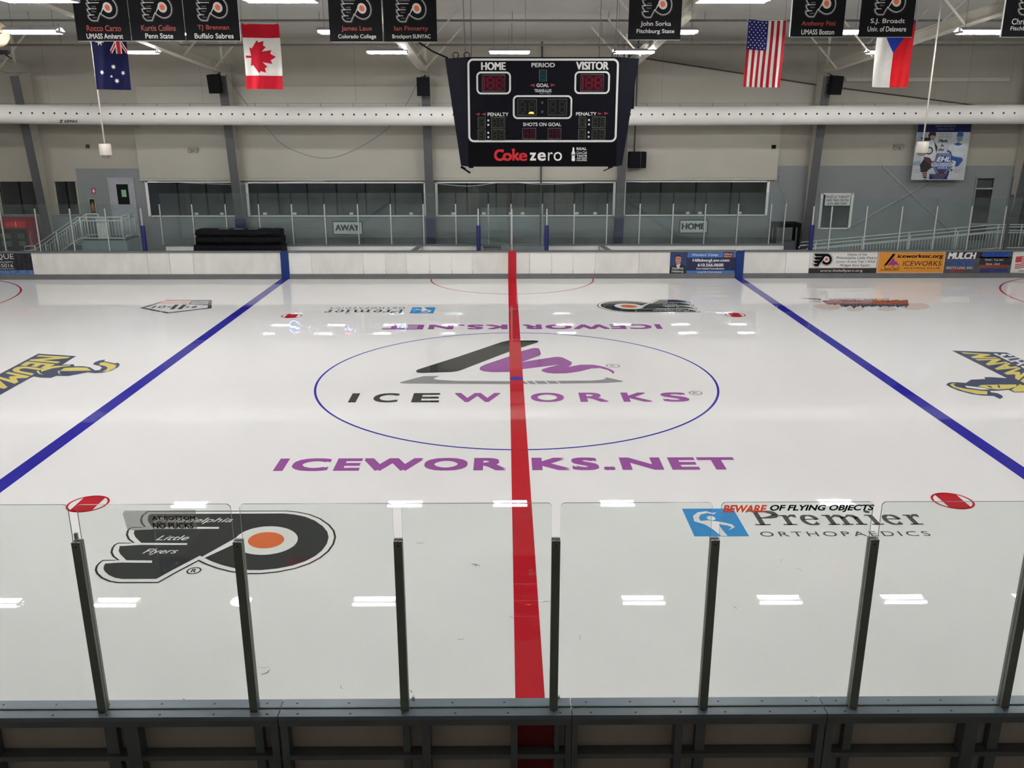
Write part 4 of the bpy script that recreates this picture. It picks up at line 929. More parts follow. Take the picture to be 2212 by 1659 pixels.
# ------------------------------------------------------------------ fluorescent lamps
def make_lamp(x, y, label):
    z = 7.75; zc = roofz(y) - .01
    r = thing('strip_light', label, 'light', (x, y, z), 'fluorescent strip lights')
    g = G(); L = .66
    g.prismx([(y - .25, z + .03), (y - .08, z + .11), (y + .08, z + .11), (y + .25, z + .03), (y + .24, z + .025), (y + .08, z + .10), (y - .08, z + .10), (y - .24, z + .025)], x - L, x + L, HOUS)
    g.box(x - L + .03, x + L - .03, y - .06, y + .06, z + .03, z + .10, HOUS)
    hs = g.build('housing', r)
    for sy in (-1, 1):
        t = G().tube([(x - .61, y + sy * .175, z), (x + .61, y + sy * .175, z)], .034, TUBE, 10).build('tube', r)
    g = G()
    for sx in (-.62, .62): g.box(x + sx - .015, x + sx + .015, y - .2, y + .2, z - .03, z + .03, HOUS)
    g.build('lamp_holder', hs)
    for sx in (-.5, .5): G().tube([(x + sx, y, z + .1), (x + sx, y, zc)], .005, PIPEM, 5).build('chain', r)
    return r
def where(x): return 'above the %s half of the ice' % ('left' if x < -.5 else 'right' if x > .5 else 'middle')
ROWS = [(10.1, [-19.6, -11.8, -3.95, -.1, 3.82, 11.85, 19.6], 'farthest'), (3.33, [-19, -15.05, -11.6, -4.1, 3.76, 7.75, 11.4, 15.3, 19.2], 'second farthest'), (-2.75, [-16, -12.2, -8.4, -4.17, 3.76, 11.7, 15.6], 'overhead'), (-8.9, [-15.6, -11.8, -8, -4, -.1, 3.8, 7.7, 11.7, 15.6], 'added unseen nearest')]  # the last row is out of view, added for lighting
for y, xs_, t in ROWS:
    for k, x in enumerate(xs_):
        make_lamp(x, y, 'lit white strip light, %s from the left in the %s row' % (ORD[k], t))
x, y, z = -7.98, 3.30, 7.75
r = thing('high_bay_lamp', 'bright round bell lamp hidden behind the left banners, mirrored in the ice', 'light', (x, y, z))
G().lathe([(.30, -.05), (.31, -.03), (.26, .10), (.14, .26), (.08, .34), (0, .34), (0, .33), (.07, .33), (.13, .25), (.25, .09), (.30, -.05)], (x, y, z), HOUS, 28).build('bell', r)
G().lathe([(0, -.06), (.22, -.05), (.28, -.035), (.285, -.02), (0, -.02)], (x, y, z), emit('lit bay lens', (249, 251, 255), TUBE_POWER * 1.3), 28).build('lens', r)
G().tube([(x, y, z + .34), (x, y, roofz(y) - .01)], .01, PIPEM, 6).build('chain', r)
# beige hood at the top left corner
y = 4.0; x, z = onY(-9, 74, y)
r = thing('round_hood', 'beige round hood cut by the left edge below the roof', 'lamp hood', (x, y, z))
BEI = mat('beige enamel', (206, 186, 152), .4)
G().lathe([(0, -.30), (.10, -.29), (.22, -.22), (.30, -.08), (.31, .05), (.26, .18), (.14, .28), (0, .30)], (x, y, z), BEI, 28).build('bowl', r)
g = G(); g.box(x - .31, x + .31, y - .315, y - .305, z - .015, z + .005, mat('brown seam', (96, 80, 62), .6)); g.build('seam', r)
G().tube([(x, y, z + .3), (x, y, roofz(y) - .01)], .02, BEI, 8).build('stem', r)
g = G(); a0 = z - .42; g.box(x + .02, x + .26, y - .06, y + .06, a0 - .05, a0 + .05, BLACKP); g.tube([(x, y, z - .29), (x + .06, y, a0)], .02, BLACKP, 8); g.bar((x + .1, y, a0), (x + .3, y, a0 - .16), .03, .03, BLACKP); g.build('bracket', r)

# ------------------------------------------------------------------ air duct
DY, DZ, DR = 15.0, 5.87, .345
r = thing('air_duct', 'long white fabric air duct crossing in front of the far wall', 'duct', (0, DY, DZ))
pts = []; rad = []
for i in range(97):
    x = -24 + .5 * i
    dz = .03 * math.cos((x + 24) / 48 * 2 * math.pi) + (.05 * max(0, (-15.5 - x)) / 3 if x < -15.5 else 0) * .5
    pts.append((x, DY, DZ + dz)); rad.append(DR * (1 + .006 * math.sin(x * 2.1)))
G().tube(pts, rad, DUCTM, 40).build('sleeve', r)
g = G(); hb = mat('black nozzle', (20, 20, 20), .6)
for i in range(104):
    x = -21.0 + .4095 * i; t = math.radians(8)
    k = min(range(97), key=lambda q: abs(pts[q][0] - x)); c = Vector((x, DY - DR * math.cos(t), pts[k][2] + DR * math.sin(t)))
    n = Vector((0, -math.cos(t), math.sin(t))); b = Vector((0, math.sin(t), math.cos(t)))
    ring = [c + Vector((1, 0, 0)) * .036 * math.cos(q) + b * .036 * math.sin(q) for q in [j * .5236 for j in range(12)]]
    g.add([p - n * .02 for p in ring] + [p + n * .008 for p in ring], [tuple(range(12, 24))] + [(j, (j + 1) % 12, 12 + (j + 1) % 12, 12 + j) for j in range(12)], hb)
g.build('nozzle_row', r)
(x0, z0), (x1, z1) = onY(129, 264.5, DY - DR), onY(168, 258.5, DY - DR)
a = Art((0, DY - DR * .93, 0), (1, 0, 0), (0, .5, .87), .004, .012)
zz0 = (z0 - 0) / .87 ; 
a = Art((0, DY - DR * .955, z0), (1, 0, 0), (0, -.22, .97), .003, .03)
a.text('AIRMAX', x0 + .17, 0, x1, .10, BLACK, 0, .03, .2); a.poly([(x0, 0), (x0 + .10, 0), (x0 + .115, .035), (x0 + .015, .035)], BLACK, 0); a.poly([(x0 + .03, .06), (x0 + .13, .06), (x0 + .145, .1), (x0 + .045, .1)], BLACK, 0)
a.build('maker_print', r)
g = G()
for i in range(38): g.box(-23 + 1.22 * i, -23 + 1.22 * i + .02, DY - .01, DY + .01, DZ + DR - .03, DZ + DR + .09, PIPEM)
g.tube([(-24, DY, DZ + DR + .085), (24, DY, DZ + DR + .085)], .006, PIPEM, 6); g.build('suspension_cable', r)
for i in range(9): x = -22.9 + 5.7 * i; G().tube([(x, DY, DZ + DR + .085), (x, DY, roofz(DY) - .01)], .004, PIPEM, 5).build('drop_wire', r)
for px in (116, 470 // 1):
    pass

# ------------------------------------------------------------------ loudspeakers, cables, wall fittings
def speaker(px, py, X, label, yaw, tilt):
    y = 15.42; x, z = onY(px, py, y)
    r = thing('loudspeaker', label, 'speaker', (x, y, z), 'black loudspeakers')
    g = G(); w, h, d = .24, .33, .16
    R = Matrix.Rotation(yaw, 3, 'Z') @ Matrix.Rotation(tilt, 3, 'X')
    pr = [(-w, -d), (w, -d), (w * .72, d), (-w * .72, d)]
    lo = [Vector((x, y, z)) + R @ Vector((a, b, -h)) for a, b in pr]; hi = [Vector((x, y, z)) + R @ Vector((a, b, h)) for a, b in pr]
    g.hexa(lo, hi, BLACKP); cb = g.build('cabinet', r)
    g = G(); 
    lo = [Vector((x, y, z)) + R @ Vector((a, b, c)) for a, b, c in ((-w * .9, -d - .012, -h * .93), (w * .9, -d - .012, -h * .93), (w * .9, -d, -h * .93), (-w * .9, -d, -h * .93))]; hi = [Vector((x, y, z)) + R @ Vector((a, b, c)) for a, b, c in ((-w * .9, -d - .012, h * .93), (w * .9, -d - .012, h * .93), (w * .9, -d, h * .93), (-w * .9, -d, h * .93))]
    g.hexa(lo, hi, mat('black speaker grille', (24, 24, 26), .6, 0, .3, 40, 1.15)); g.build('grille', cb)
    g = G(); yb = flange_y(z) - .0
    g.bar((x, y + d * .8, z), (X, yb - .03, z), .05, .05, BLACKP); g.bar((x, y + d * .5, z + h - .02), (X, flange_y(z + .42) - .05, z + .42), .03, .03, BLACKP); g.build('bracket', r)
speaker(466, 181, COLX[1], 'black loudspeaker on the column left of the maple leaf flag', math.radians(-10), math.radians(8))
speaker(915, 187, COLX[2], 'black loudspeaker on the column left of the scoreboard', 0, math.radians(4))
speaker(1803, 184, COLX[4], 'black loudspeaker on the column between the striped and white flags', math.radians(14), math.radians(8))
y = 16.35; (x0, z1), (x1, z0) = onY(1360, 328, y), onY(1395, 363, y)
r = thing('loudspeaker', 'square black loudspeaker hanging on a rod right of the scoreboard', 'speaker', ((x0 + x1) / 2, y, z0))
G().box(x0, x1, y - .05, y + .42, z0, z1, BLACKP).build('cabinet', r); G().box(x0 + .03, x1 - .03, y - .062, y - .05, z0 + .03, z1 - .03, mat('black speaker grille', (24, 24, 26), .6, 0, .3, 40, 1.15)).build('grille', r)
G().tube([((x0 + x1) / 2 - .12, y + .2, z1), ((x0 + x1) / 2 - .12, y + .2, roofz(y + .2) - .01)], .03, STEELG, 8).build('hanging_rod', r)
G().tube([((x0 + x1) / 2 + .12, y - .066, z0), ((x0 + x1) / 2 + .1, y - .066, z1)], .006, PIPEM, 6).build('cord', r)
def curve_cable(p, label, yy, rr=.011, m_=PIPEM):
    pts = [onY(a, b, yy) for a, b in p]; out = []
    for i in range(len(pts) - 1):
        q0, q1, q2, q3 = pts[max(i - 1, 0)], pts[i], pts[i + 1], pts[min(i + 2, len(pts) - 1)]
        for k in range(8):
            t = k / 8; out.append(tuple(.5 * (2 * q1[c] + (q2[c] - q0[c]) * t + (2 * q0[c] - 5 * q1[c] + 4 * q2[c] - q3[c]) * t * t + (3 * q1[c] - q0[c] - 3 * q2[c] + q3[c]) * t ** 3) for c in (0, 1)))
    out.append(pts[-1])
    tag(G().tube([(a, yy, b) for a, b in out], rr, m_, 6).build('cable'), label, 'cable', 'cables on the far wall')
curve_cable([(488, 160), (520, 208), (575, 275), (620, 318), (700, 342), (770, 322), (838, 277), (875, 230), (905, 172)], 'thin dark cable sagging between the two left speakers', 15.62)
curve_cable([(318, 391), (380, 394), (500, 398), (560, 395), (700, 391)], 'pale cable sagging along the top of the left lobby windows', 16.4, .012, ALU)
curve_cable([(915, 393), (1010, 402), (1090, 394), (1180, 398), (1325, 393), (1400, 394)], 'pale cable sagging along the top of the centre lobby windows', 16.4, .012, ALU)
curve_cable([(1680, 375), (1686, 380), (1684, 398), (1695, 425), (1700, 445)], 'pale cable hanging down the grey wall past the HOME bench', 16.96, .012, ALU)
x, _ = onY(1168, 420, 16.9)
tag(G().tube([(x, 16.75, 0), (x, 16.75, 8.6)], .035, STEELG, 12).build('standpipe'), 'grey upright pipe in front of the centre lobby window', 'pipe')
def wallbox(px0, py0, px1, py1, d, m_, name, label, cat, yy=YW):
    (x0, z1), (x1, z0) = onY(px0, py0, yy), onY(px1, py1, yy)
    return tag(G().box(x0, x1, yy - d, yy - .001, z0, z1, m_).build(name), label, cat)
EL = mat('beige plastic', (140, 134, 120), .5); EH = mat('beige lamp head', (166, 161, 148), .4)
wallbox(186, 312, 194, 320, .06, mat('dull red plastic', (96, 52, 46), .5), 'alarm_horn', 'small dark red alarm horn on the wall above the grey door', 'alarm')
wallbox(1667, 313, 1675, 321, .06, BLACKP, 'alarm_horn', 'small black alarm horn at the right end of the white liner', 'alarm', YW - .1)
for px, py, t, yy in ((418, 324, 'above the leftmost lobby window', YW - .1), (1940, 318, 'left of the hockey poster', YW)):
    x, z = onY(px, py, yy)
    r = thing('emergency_light', 'beige twin emergency light on the wall ' + t, 'emergency light', (x, yy, z))
    G().box(x - .2, x + .2, yy - .09, yy, z - .02, z + .11, EL).build('body', r)
    for sx in (-.13, .13): G().lathe([(0, -.07), (.05, -.06), (.07, -.02), (.06, .02), (0, .03)], (x + sx, yy - .07, z - .03), EH, 14).build('lamp_head', r)
# left wall: extinguisher cabinet with arrow sign
(x0, z1), (x1, z0) = onY(194, 430, YW), onY(209, 460, YW)
r = thing('extinguisher_cabinet', 'small recessed fire extinguisher cabinet left of the grey door', 'cabinet', ((x0 + x1) / 2, YW, z0))
G().box(x0, x1, YW - .05, YW, z0, z1, mat('cabinet glass dark', (62, 56, 40), .2)).build('body', r)
g = G(); 
for a0, a1, b0, b1 in ((x0 - .03, x0, z0, z1), (x1, x1 + .03, z0, z1), (x0 - .03, x1 + .03, z1, z1 + .03), (x0 - .03, x1 + .03, z0 - .03, z0)): g.box(a0, a1, YW - .07, YW, b0, b1, mat('cabinet rim', (170, 172, 168), .5))
g.build('rim', r); g = G(); g.lathe([(0, 0), (.06, 0), (.065, .25), (.03, .32), (.02, .38), (0, .38)], ((x0 + x1) / 2 + .03, YW - .117, z0 + .06), mat('brass extinguisher', (150, 110, 50), .4), 14); tag(g.build('fire_extinguisher'), 'brass coloured fire extinguisher inside the small wall cabinet', 'extinguisher')
(x0, z1), (x1, z0) = onY(199, 406, YW), onY(206, 418, YW)
a = wallart(YW - .006); a.rect(x0 - .03, z0, x1 + .03, z1, mat('red sign', (170, 52, 56), .5)); c = (x0 + x1) / 2
a.poly([(c - .03, z1 - .04), (c + .03, z1 - .04), (c + .03, z0 + .1), (c + .07, z0 + .1), (c, z0 + .02), (c - .07, z0 + .1), (c - .03, z0 + .1)], WHITE, 1)
tag(a.build('arrow_sign'), 'small red sign with a white down arrow left of the grey door', 'sign')

# ------------------------------------------------------------------ landing, stairs and rails on the left
r = thing('landing', 'grey landing block with steps below the grey door', 'landing', (-16.3, 16.4, 0))
LANDM = mat('grey landing paint', (140, 148, 152), .6)
LX0, LX1, LYF, LZ = -17.1, -15.32, 15.75, 1.12
G().box(LX0, LX1, LYF, YW - .01, 0, LZ, LANDM).build('platform', r)
G().box(LX0, LX1, LYF, YW - .01, LZ, LZ + .04, mat('dark tread', (74, 78, 76), .6)).build('platform_top', r)
for k in range(6): 
    G().box(LX0 - .31 * (k + 1), LX0 - .31 * k, LYF, 16.38, 0, LZ - .17 * (k + 1) + .02, LANDM).build('step', r)
G().box(LX0 - .6, LX0, LYF - .01, LYF + .02, .75, .95, mat('dark tread', (74, 78, 76), .6)).build('shadow_strip', r)  # solid dark strip standing in for shade beside the landing
def railing(name, label, path, h0, posts, bal, group=None, gap=.115, rails=None):
    """handrail along a path of floor points: rails at given heights, posts and thin balusters"""
    r = thing(name, label, 'railing', path[0], group)
    for h in rails or (.92, .78, .10): G().tube([(a, b, c + h) for a, b, c in path], .024, RAILW, 8).build('rail', r)
    def at(t):
        n = len(path) - 1; k = min(int(t * n), n - 1); u = t * n - k
        return tuple(path[k][i] * (1 - u) + path[k + 1][i] * u for i in range(3))
    for t in posts: a, b, c = at(t); G().tube([(a, b, c - .0), (a, b, c + .92)], .028, RAILW, 8).build('post', r)
    if bal:
        for k in range(len(path) - 1):
            p, q = Vector(path[k]), Vector(path[k + 1]); L = (q - p).length; n = max(1, int(L / gap))
            for i in range(1, n):
                c = p + (q - p) * (i / n); G().tube([(c.x, c.y, c.z + .10), (c.x, c.y, c.z + .78)], .010, RAILW, 6).build('baluster', r)
    return r
FY = LYF - .045
rl = railing('railing', 'white railing up the stairs and along the front of the landing', [(-18.95, FY, .0), (LX0, FY, LZ), (LX1, FY, LZ)], 0, (.0, .25, .52, .98), True)
railing('railing', 'white railing at the right side of the landing, running back to the wall', [(LX1 - .05, LYF + .06, LZ + .045), (LX1 - .05, YW - .1, LZ + .045)], 0, (.5, .98), True)
railing('railing', 'white handrail on the wall side of the stairs', [(-18.9, 16.43, .0), (LX0, 16.43, LZ + .045), (-16.6, 16.43, LZ + .045)], 0, (.0, .5, .98), True, None, .2)
G().tube([(-18.98, FY, .92), (-19.3, FY, .90), (-19.38, FY, .86), (-19.38, FY, .74), (-19.3, FY, .72), (-18.98, FY, .76)], .022, RAILW, 8).build('rail_end', rl)
(x0, z1), (x1, z0) = onY(208, 470, 16.0), onY(232, 501, 16.0)
r = thing('white_bin', 'white box standing behind the landing railing', 'bin', ((x0 + x1) / 2, 16.1, z0))
G().box(x0, x1, 15.92, 16.25, LZ + .04, z1 - .04, WHITE).build('body', r); G().box(x0 - .02, x1 + .02, 15.9, 16.27, z1 - .04, z1, WHITE).build('lid', r)
# red drinks cooler
r = thing('drinks_cooler', 'red framed glass door drinks cooler at the left edge', 'cooler', (-19.65, 16.3, 0))
RD = mat('red cooler shell', (150, 36, 52), .4); x0, x1, y0, y1, zt = -20.50, -18.985, 15.72, 16.32, 2.0
g = G(); g.box(x0, x1, y0 + .05, y1, 0, zt, RD); g.build('shell', r)
for a0, a1 in ((x0 + .12, -19.72), (-19.70, x1 - .22)):
    gd = G().box(a0, a1, y0 + .03, y0 + .05, .15, 1.58, mat('dark cooler glass', (38, 44, 42), .1, 0, .5, 2)).build('glass_door', r)
    for z in (.55, .9, 1.2): G().box(a0 + .12, a1 - .12, y0 + .02, y0 + .03, z, z + .2, mat('dim bottle panel', (92, 98, 88), .5, 0, .5, 8)).build('bottle_panel', gd)  # flat panels standing in for dim bottle rows behind the glass
a = wallart(y0 + .05); a.rect(x0 + .45, 1.64, x1 - .25, 1.88, mat('bright red sign', (214, 32, 40), .4), 0); a.rect(-19.62, 1.66, -19.59, 1.86, PAPER, 1)
a.text('Ice Cold', -20.0, 1.72, -19.68, 1.80, mat('pale red ink', (236, 120, 116), .5), 1, .01, .3); a.build('header', r)
a = wallart(y0 + .045); a.line([(x1 - .12, .35), (x1 - .08, .8), (x1 - .13, 1.2), (x1 - .09, 1.5)], .05, mat('faded pink ink', (186, 110, 118), .5), 0); a.build('side_print', r)
# ramp with rails on the right
RP = [(11.75, 15.5, .012), (19.55, 15.5, .715), (23.5, 15.5, .715)]
r = thing('ramp', 'grey concrete ramp rising to the right along the far wall', 'ramp', (17, 16.2, 0))
G().prism([(11.75, 0), (19.55, .70), (23.5, .70), (23.5, 0)], 15.42, 16.36, LANDM).build('slab', r)
rr = railing('railing', 'white ramp railing with balusters nearest the boards on the right', RP, 0, [.02 + .12 * k for k in range(9)], True, 'ramp railings', .12)
railing('railing', 'white ramp railing on the wall side of the ramp', [(a, 16.3, c) for a, b, c in RP], 0, [.04 + .12 * k for k in range(8)], False, 'ramp railings', .12, (.92, .6))
G().tube([(11.72, 15.5, .932), (11.5, 15.5, .92), (11.42, 15.5, .85), (11.42, 15.5, .73), (11.5, 15.5, .68), (11.72, 15.5, .69)], .022, RAILW, 8).build('rail_end', rr)
x, z = onY(2172, 500, 15.44); tag(G().box(x - .05, x + .05, 15.30, 15.38, 0, 2.9, STEELG).build('steel_post'), 'grey steel post beside the ramp at the right edge', 'post')

# ------------------------------------------------------------------ hockey poster
PY = 16.55
r = thing('hockey_poster', 'large white hockey league poster hung high on the right wall', 'poster', (17.1, PY, 3.4))
tl, tr_, bl_, br_ = onY(1982, 262, PY), onY(2098, 262, PY), onY(1970, 389, PY), onY(2084, 389, PY)
x0, x1, z0, z1 = (tl[0] + bl_[0]) / 2, (tr_[0] + br_[0]) / 2, bl_[1], tl[1] + .02
G().box(x0, x1, PY, PY + .04, z0, z1, mat('poster white', (186, 190, 190), .5)).build('board', r)
for x in (x0 + .3, x1 - .3): G().bar((x, PY + .04, z1 - .2), (x, YW - .004, z1 - .2), .03, .03, ALU).build('standoff', r)
a = wallart(PY, .002, .002); W, H = x1 - x0, z1 - z0
pf = lambda *q: [(x0 + W * u, z1 - H * v) for u, v in q]
PNV = mat('poster navy', (34, 34, 92), .5); PBL = mat('poster blue', (48, 80, 150), .5); PGR = mat('poster grey blue', (150, 162, 180), .5, 0, .3, 3); PBK = mat('poster black', (40, 36, 38), .5); PMR = mat('poster maroon', (96, 44, 48), .5); PWJ = mat('poster jersey', (200, 206, 206), .5, 0, .15, 4); PSK = mat('poster skin', (168, 140, 132), .5)
a.poly(pf((0, 0), (1, 0), (1, .19), (0, .19)), PNV, 0); a.poly(pf((0, .68), (.45, .66), (.45, .76), (0, .75)), PGR, 0); a.poly(pf((0, .19), (.2, .19), (.16, .42), (0, .42)), PGR, 0)
# left skater in a pale jersey with dark trim
a.poly(pf((.10, .30), (.25, .29), (.36, .37), (.42, .50), (.40, .62), (.34, .72), (.14, .72), (.13, .48)), PWJ, 1)
a.poly(pf((.08, .28), (.26, .28), (.27, .33), (.12, .34)), PBK, 2); a.poly(pf((.34, .34), (.42, .44), (.41, .54), (.37, .44)), PBK, 2)
a.poly(pf((.22, .22), (.28, .19), (.345, .21), (.36, .26), (.33, .33), (.25, .32)), PSK, 2); a.poly(pf((.21, .25), (.23, .19), (.30, .175), (.355, .20), (.36, .25), (.27, .24), (.24, .29)), PBK, 3)
a.poly(pf((.20, .62), (.36, .68), (.40, .76), (.30, .83), (.25, .90), (.16, .86), (.13, .74)), PBK, 2); a.poly(pf((.18, .60), (.30, .62), (.36, .70), (.30, .72), (.2, .66)), PMR, 3)
a.poly(pf((.18, .84), (.28, .86), (.29, .97), (.22, .96)), PBK, 3)
for v in (.865, .895, .925): a.poly(pf((.185, v), (.283, v), (.285, v + .014), (.19, v + .014)), mat('poster stripe', (196, 150, 130), .5), 4)
a.poly(pf((.24, .965), (.30, .965), (.30, .995), (.23, .995)), PGR, 4)
a.ring(pf((.27, .5))[0], .10, .15, PBK, 3, 20)
# right skater in white and blue
a.poly(pf((.62, .46), (.70, .37), (.78, .35), (.90, .37), (.97, .46), (.985, .55), (.92, .56), (.90, .60), (.72, .58), (.66, .53)), PWJ, 1)
a.poly(pf((.70, .39), (.79, .36), (.89, .39), (.80, .42)), PBL, 2); a.poly(pf((.62, .48), (.70, .53), (.68, .55), (.60, .51)), PBL, 2)
a.poly(pf((.75, .22), (.79, .185), (.84, .19), (.87, .24), (.86, .33), (.80, .36), (.76, .32)), mat('poster visor', (110, 140, 136), .5), 2); a.poly(pf((.745, .26), (.76, .19), (.82, .17), (.87, .21), (.87, .26)), PBL, 3)
a.poly(pf((.66, .56), (.75, .60), (.90, .62), (.93, .66), (.86, .76), (.78, .78), (.80, .70), (.72, .66), (.70, .76), (.66, .70)), PBL, 2); a.poly(pf((.71, .66), (.80, .68), (.79, .80), (.74, .84), (.68, .76)), PWJ, 3)
a.poly(pf((.70, .80), (.77, .82), (.74, .86), (.69, .85)), PGR, 3); a.poly(pf((.66, .84), (.70, .84), (.69, .93), (.655, .93)), PBK, 3)
# league shield
sh = [(.42, .55), (.70, .55), (.715, .68), (.76, .70), (.76, .77), (.70, .80), (.66, .88), (.55, .94), (.45, .88), (.40, .80), (.34, .77), (.34, .70), (.40, .68)]
a.poly(pf(*sh), PNV, 5); a.poly(inset(pf(*sh), .03), PGR, 6); a.poly(inset(pf(*sh), .06), PBL, 7)
a.poly(pf((.34, .705), (.76, .705), (.76, .765), (.34, .765)), PWJ, 8); a.poly(pf((.49, .83), (.62, .83), (.60, .90), (.55, .92), (.50, .90)), PMR, 8)
T = lambda t, u0, u1, v0, v1, m_, L=9, b=.01, s_=0: a.text(t, x0 + W * u0, z1 - H * v1, x0 + W * u1, z1 - H * v0, m_, L, b, s_)
T('EHL', .435, .69, .60, .685, WHITE, 9, .03, .25); T('EASTERN HOCKEY', .36, .74, .715, .755, PNV); T('LEAGUE', .46, .65, .775, .805, WHITE)
T('HOME OF THE PHILADELPHIA', .33, .70, .075, .105, PGR); T('Little Flyers Junior Hockey', .37, .68, .125, .155, PGR)
T('College Coaches', .40, .66, .21, .245, GREYL, 4, .004, .3); T('Follow Players', .40, .66, .255, .29, GREYL, 4, .004, .3)
T('Made', .42, .59, .305, .36, BLACK, 4, .025, .25); T('In', .475, .53, .385, .435, BLACK, 4, .025, .2); T('the', .44, .54, .455, .505, BLACK, 4, .025, .2)
a.poly(pf((.335, .895), (.68, .895), (.68, .985), (.335, .985)), PNV, 5)
for k, t in enumerate(('EASTERN HOCKEY LEAGUE', 'JUNIOR DIVISION', 'HOCKEY')): T(t, .37 + .02 * k, .65 - .02 * k, .905 + .026 * k, .922 + .026 * k, PGR, 9)
for k in range(3):
    c = pf((.48 + .075 * k, .575))[0]; a.poly([(c[0] + (.028 if i % 2 == 0 else .012) * math.sin(i * .6283), c[1] + (.028 if i % 2 == 0 else .012) * math.cos(i * .6283)) for i in range(10)], WHITE, 9)
    for u in (.03, .78): a.poly(pf((u, .82 + .022 * k), (u + .15 - .02 * k, .82 + .022 * k), (u + .15 - .02 * k, .825 + .022 * k), (u, .825 + .022 * k)), GREYL, 4)
a.build('print', r)

# ------------------------------------------------------------------ hanging sensors
CANW = mat('ivory enamel', (196, 188, 174), .5, 0, .04, 4)
for px, lab, yy in ((230, 'white canister sensor on a long rod above the left ice', 5.0), (1990, 'white canister sensor on a long rod in front of the hockey poster', 5.0)):
    x, z = onY(px, 342 if px < 500 else 337, yy)
    r = thing('hanging_sensor', lab, 'sensor', (x, yy, z), 'hanging canister sensors')
    G().lathe([(0, .08), (.145, .08), (.155, .10), (.152, .36), (.14, .375), (0, .375)], (x, yy, z), CANW, 24).build('canister', r)
    G().lathe([(0, 0), (.05, .005), (.10, .035), (.125, .08), (0, .08)], (x, yy, z), mat('smoked dome', (120, 118, 108), .2), 24).build('dome', r)
    G().tube([(x, yy, z + .37), (x, yy, roofz(yy) - .01)], .022, CANW, 8).build('rod', r)

# ------------------------------------------------------------------ scoreboard
SY = -.05
f1 = lambda px, py: onY(px, py, SY)
r = thing('scoreboard', 'black hanging scoreboard with HOME and VISITOR windows over centre ice', 'scoreboard', (.55, .1, 4.75))
fx0, fx1, zt, zb = -1.04, 2.14, 6.975, 4.765
g = G(); g.box(fx0, fx1, SY, SY + .5, zb, zt, SCOREB); g.build('face', r)
for sx, xt, xb, a0, ftop in ((-1, -1.50, -1.20, fx0, 1), (1, 2.565, 2.275, fx1, 1)):
    g = G(); b0 = SY + .0; k = -1 if sx < 0 else 1
    lo = [(a0, SY, zb), (a0, SY + .5, zb), (xb, SY + .62, zb + .02), (xb, SY + .10, zb + .02)]; hi = [(a0, SY, zt), (a0, SY + .5, zt), (xt, SY + .72, zt - .02), (xt, SY + .16, zt - .02)]
    g.hexa(lo, hi, mat('black side wing', (28, 28, 36), .5, 0, .15, 3, 1.15)); g.build('side_wing', r)
x, z = onY(1378, 190, SY + .3); G().box(2.40, 2.50, SY + .2, SY + .5, 5.95, 6.45, BLACKP).build('junction_box', r)
a = Art((0, SY, 0), (1, 0, 0), (0, 0, 1), .002, .002)
q3 = lambda *pts: [f1(940 + x * .20796, 100 + y * .20796) for x, y in pts]
# squared-up face coordinates: photograph pixels of the face to face metres
def sq(x, y):                                     # removes the slight keystone of the face
    px, py = 940 + x * .20796, 100 + y * .20796
    X, Z = f1(px, py); return (X, Z)
SW = mat('scoreboard white', (214, 212, 206), .45)
def rrect(p, q, rad, w, m_, L):
    x0, x1, z0, z1 = p[0], q[0], q[1], p[1]; path = []
    for cx, cz, t0 in ((x1 - rad, z1 - rad, 0), (x0 + rad, z1 - rad, 90), (x0 + rad, z0 + rad, 180), (x1 - rad, z0 + rad, 270)):
        path += [(cx + rad * math.cos(math.radians(t0 + 15 * i)), cz + rad * math.sin(math.radians(t0 + 15 * i))) for i in range(7)]
    a.line(path, w, m_, L, True)
p, q = sq(336, 138), sq(1882, 985); p = (-1.008, p[1]); q = (2.105, q[1]); rrect(p, q, .10, .042, SW, 1)
rrect(sq(436, 272), sq(778, 490), .08, .036, SW, 1); rrect(sq(1458, 268), sq(1802, 486), .08, .036, SW, 1); rrect(sq(816, 518), sq(1412, 746), .08, .036, SW, 1)
def st(t, x0, y0, x1, y1, m_=SW, b=.03, s_=0, L=2, fat=0.0): p, q = sq(x0, y1), sq(x1, y0); a.text(t, p[0], p[1], q[0], q[1], m_, L, b, s_, fat=fat)
st('HOME', 480, 165, 730, 248, SW, .018, fat=.008); st('VISITOR', 1465, 160, 1802, 244, SW, .018, fat=.008); st('PERIOD', 1000, 172, 1244, 218, SW, .025); st('GOAL', 1052, 386, 1182, 424, SW, .025)
st('PENALTY', 545, 688, 762, 726, SW, .025); st('PENALTY', 1462, 684, 1676, 720, SW, .025); st('SHOTS ON GOAL', 912, 792, 1310, 830, SW, .025)
st('TRANS-LUX', 1030, 444, 1210, 472, SW, .02, .1); st('Fair-Play', 1080, 482, 1206, 500, mat('scoreboard grey', (150, 148, 144), .5), .0, .4)
p, q = sq(1040, 476), sq(1212, 473); a.rect(p[0], p[1], q[0], q[1], SW, 2)
ARW = mat('dull red arrow', (132, 34, 40), .45)
for pts in (((980, 404), (1034, 388), (1034, 422)), ((1254, 402), (1200, 386), (1200, 420)), ((415, 706), (462, 690), (462, 722)), ((478, 706), (526, 690), (526, 722)), ((1738, 700), (1692, 684), (1692, 716)), ((1806, 697), (1756, 680), (1756, 714))): a.poly([sq(*p) for p in pts], ARW, 2)
SEG = {'red': mat('unlit red segment', (112, 26, 44), .5, 0, .1, 3, 1.15), 'grey': mat('unlit grey segment', (48, 48, 46), .5, 0, .1, 3, 1.15), 'teal': mat('unlit teal segment', (22, 66, 72), .5, 0, .1, 3, 1.15), 'olive': mat('unlit olive segment', (54, 54, 42), .5, 0, .1, 3, 1.15), 'wine': mat('unlit wine segment', (70, 24, 40), .5, 0, .1, 3, 1.15)}
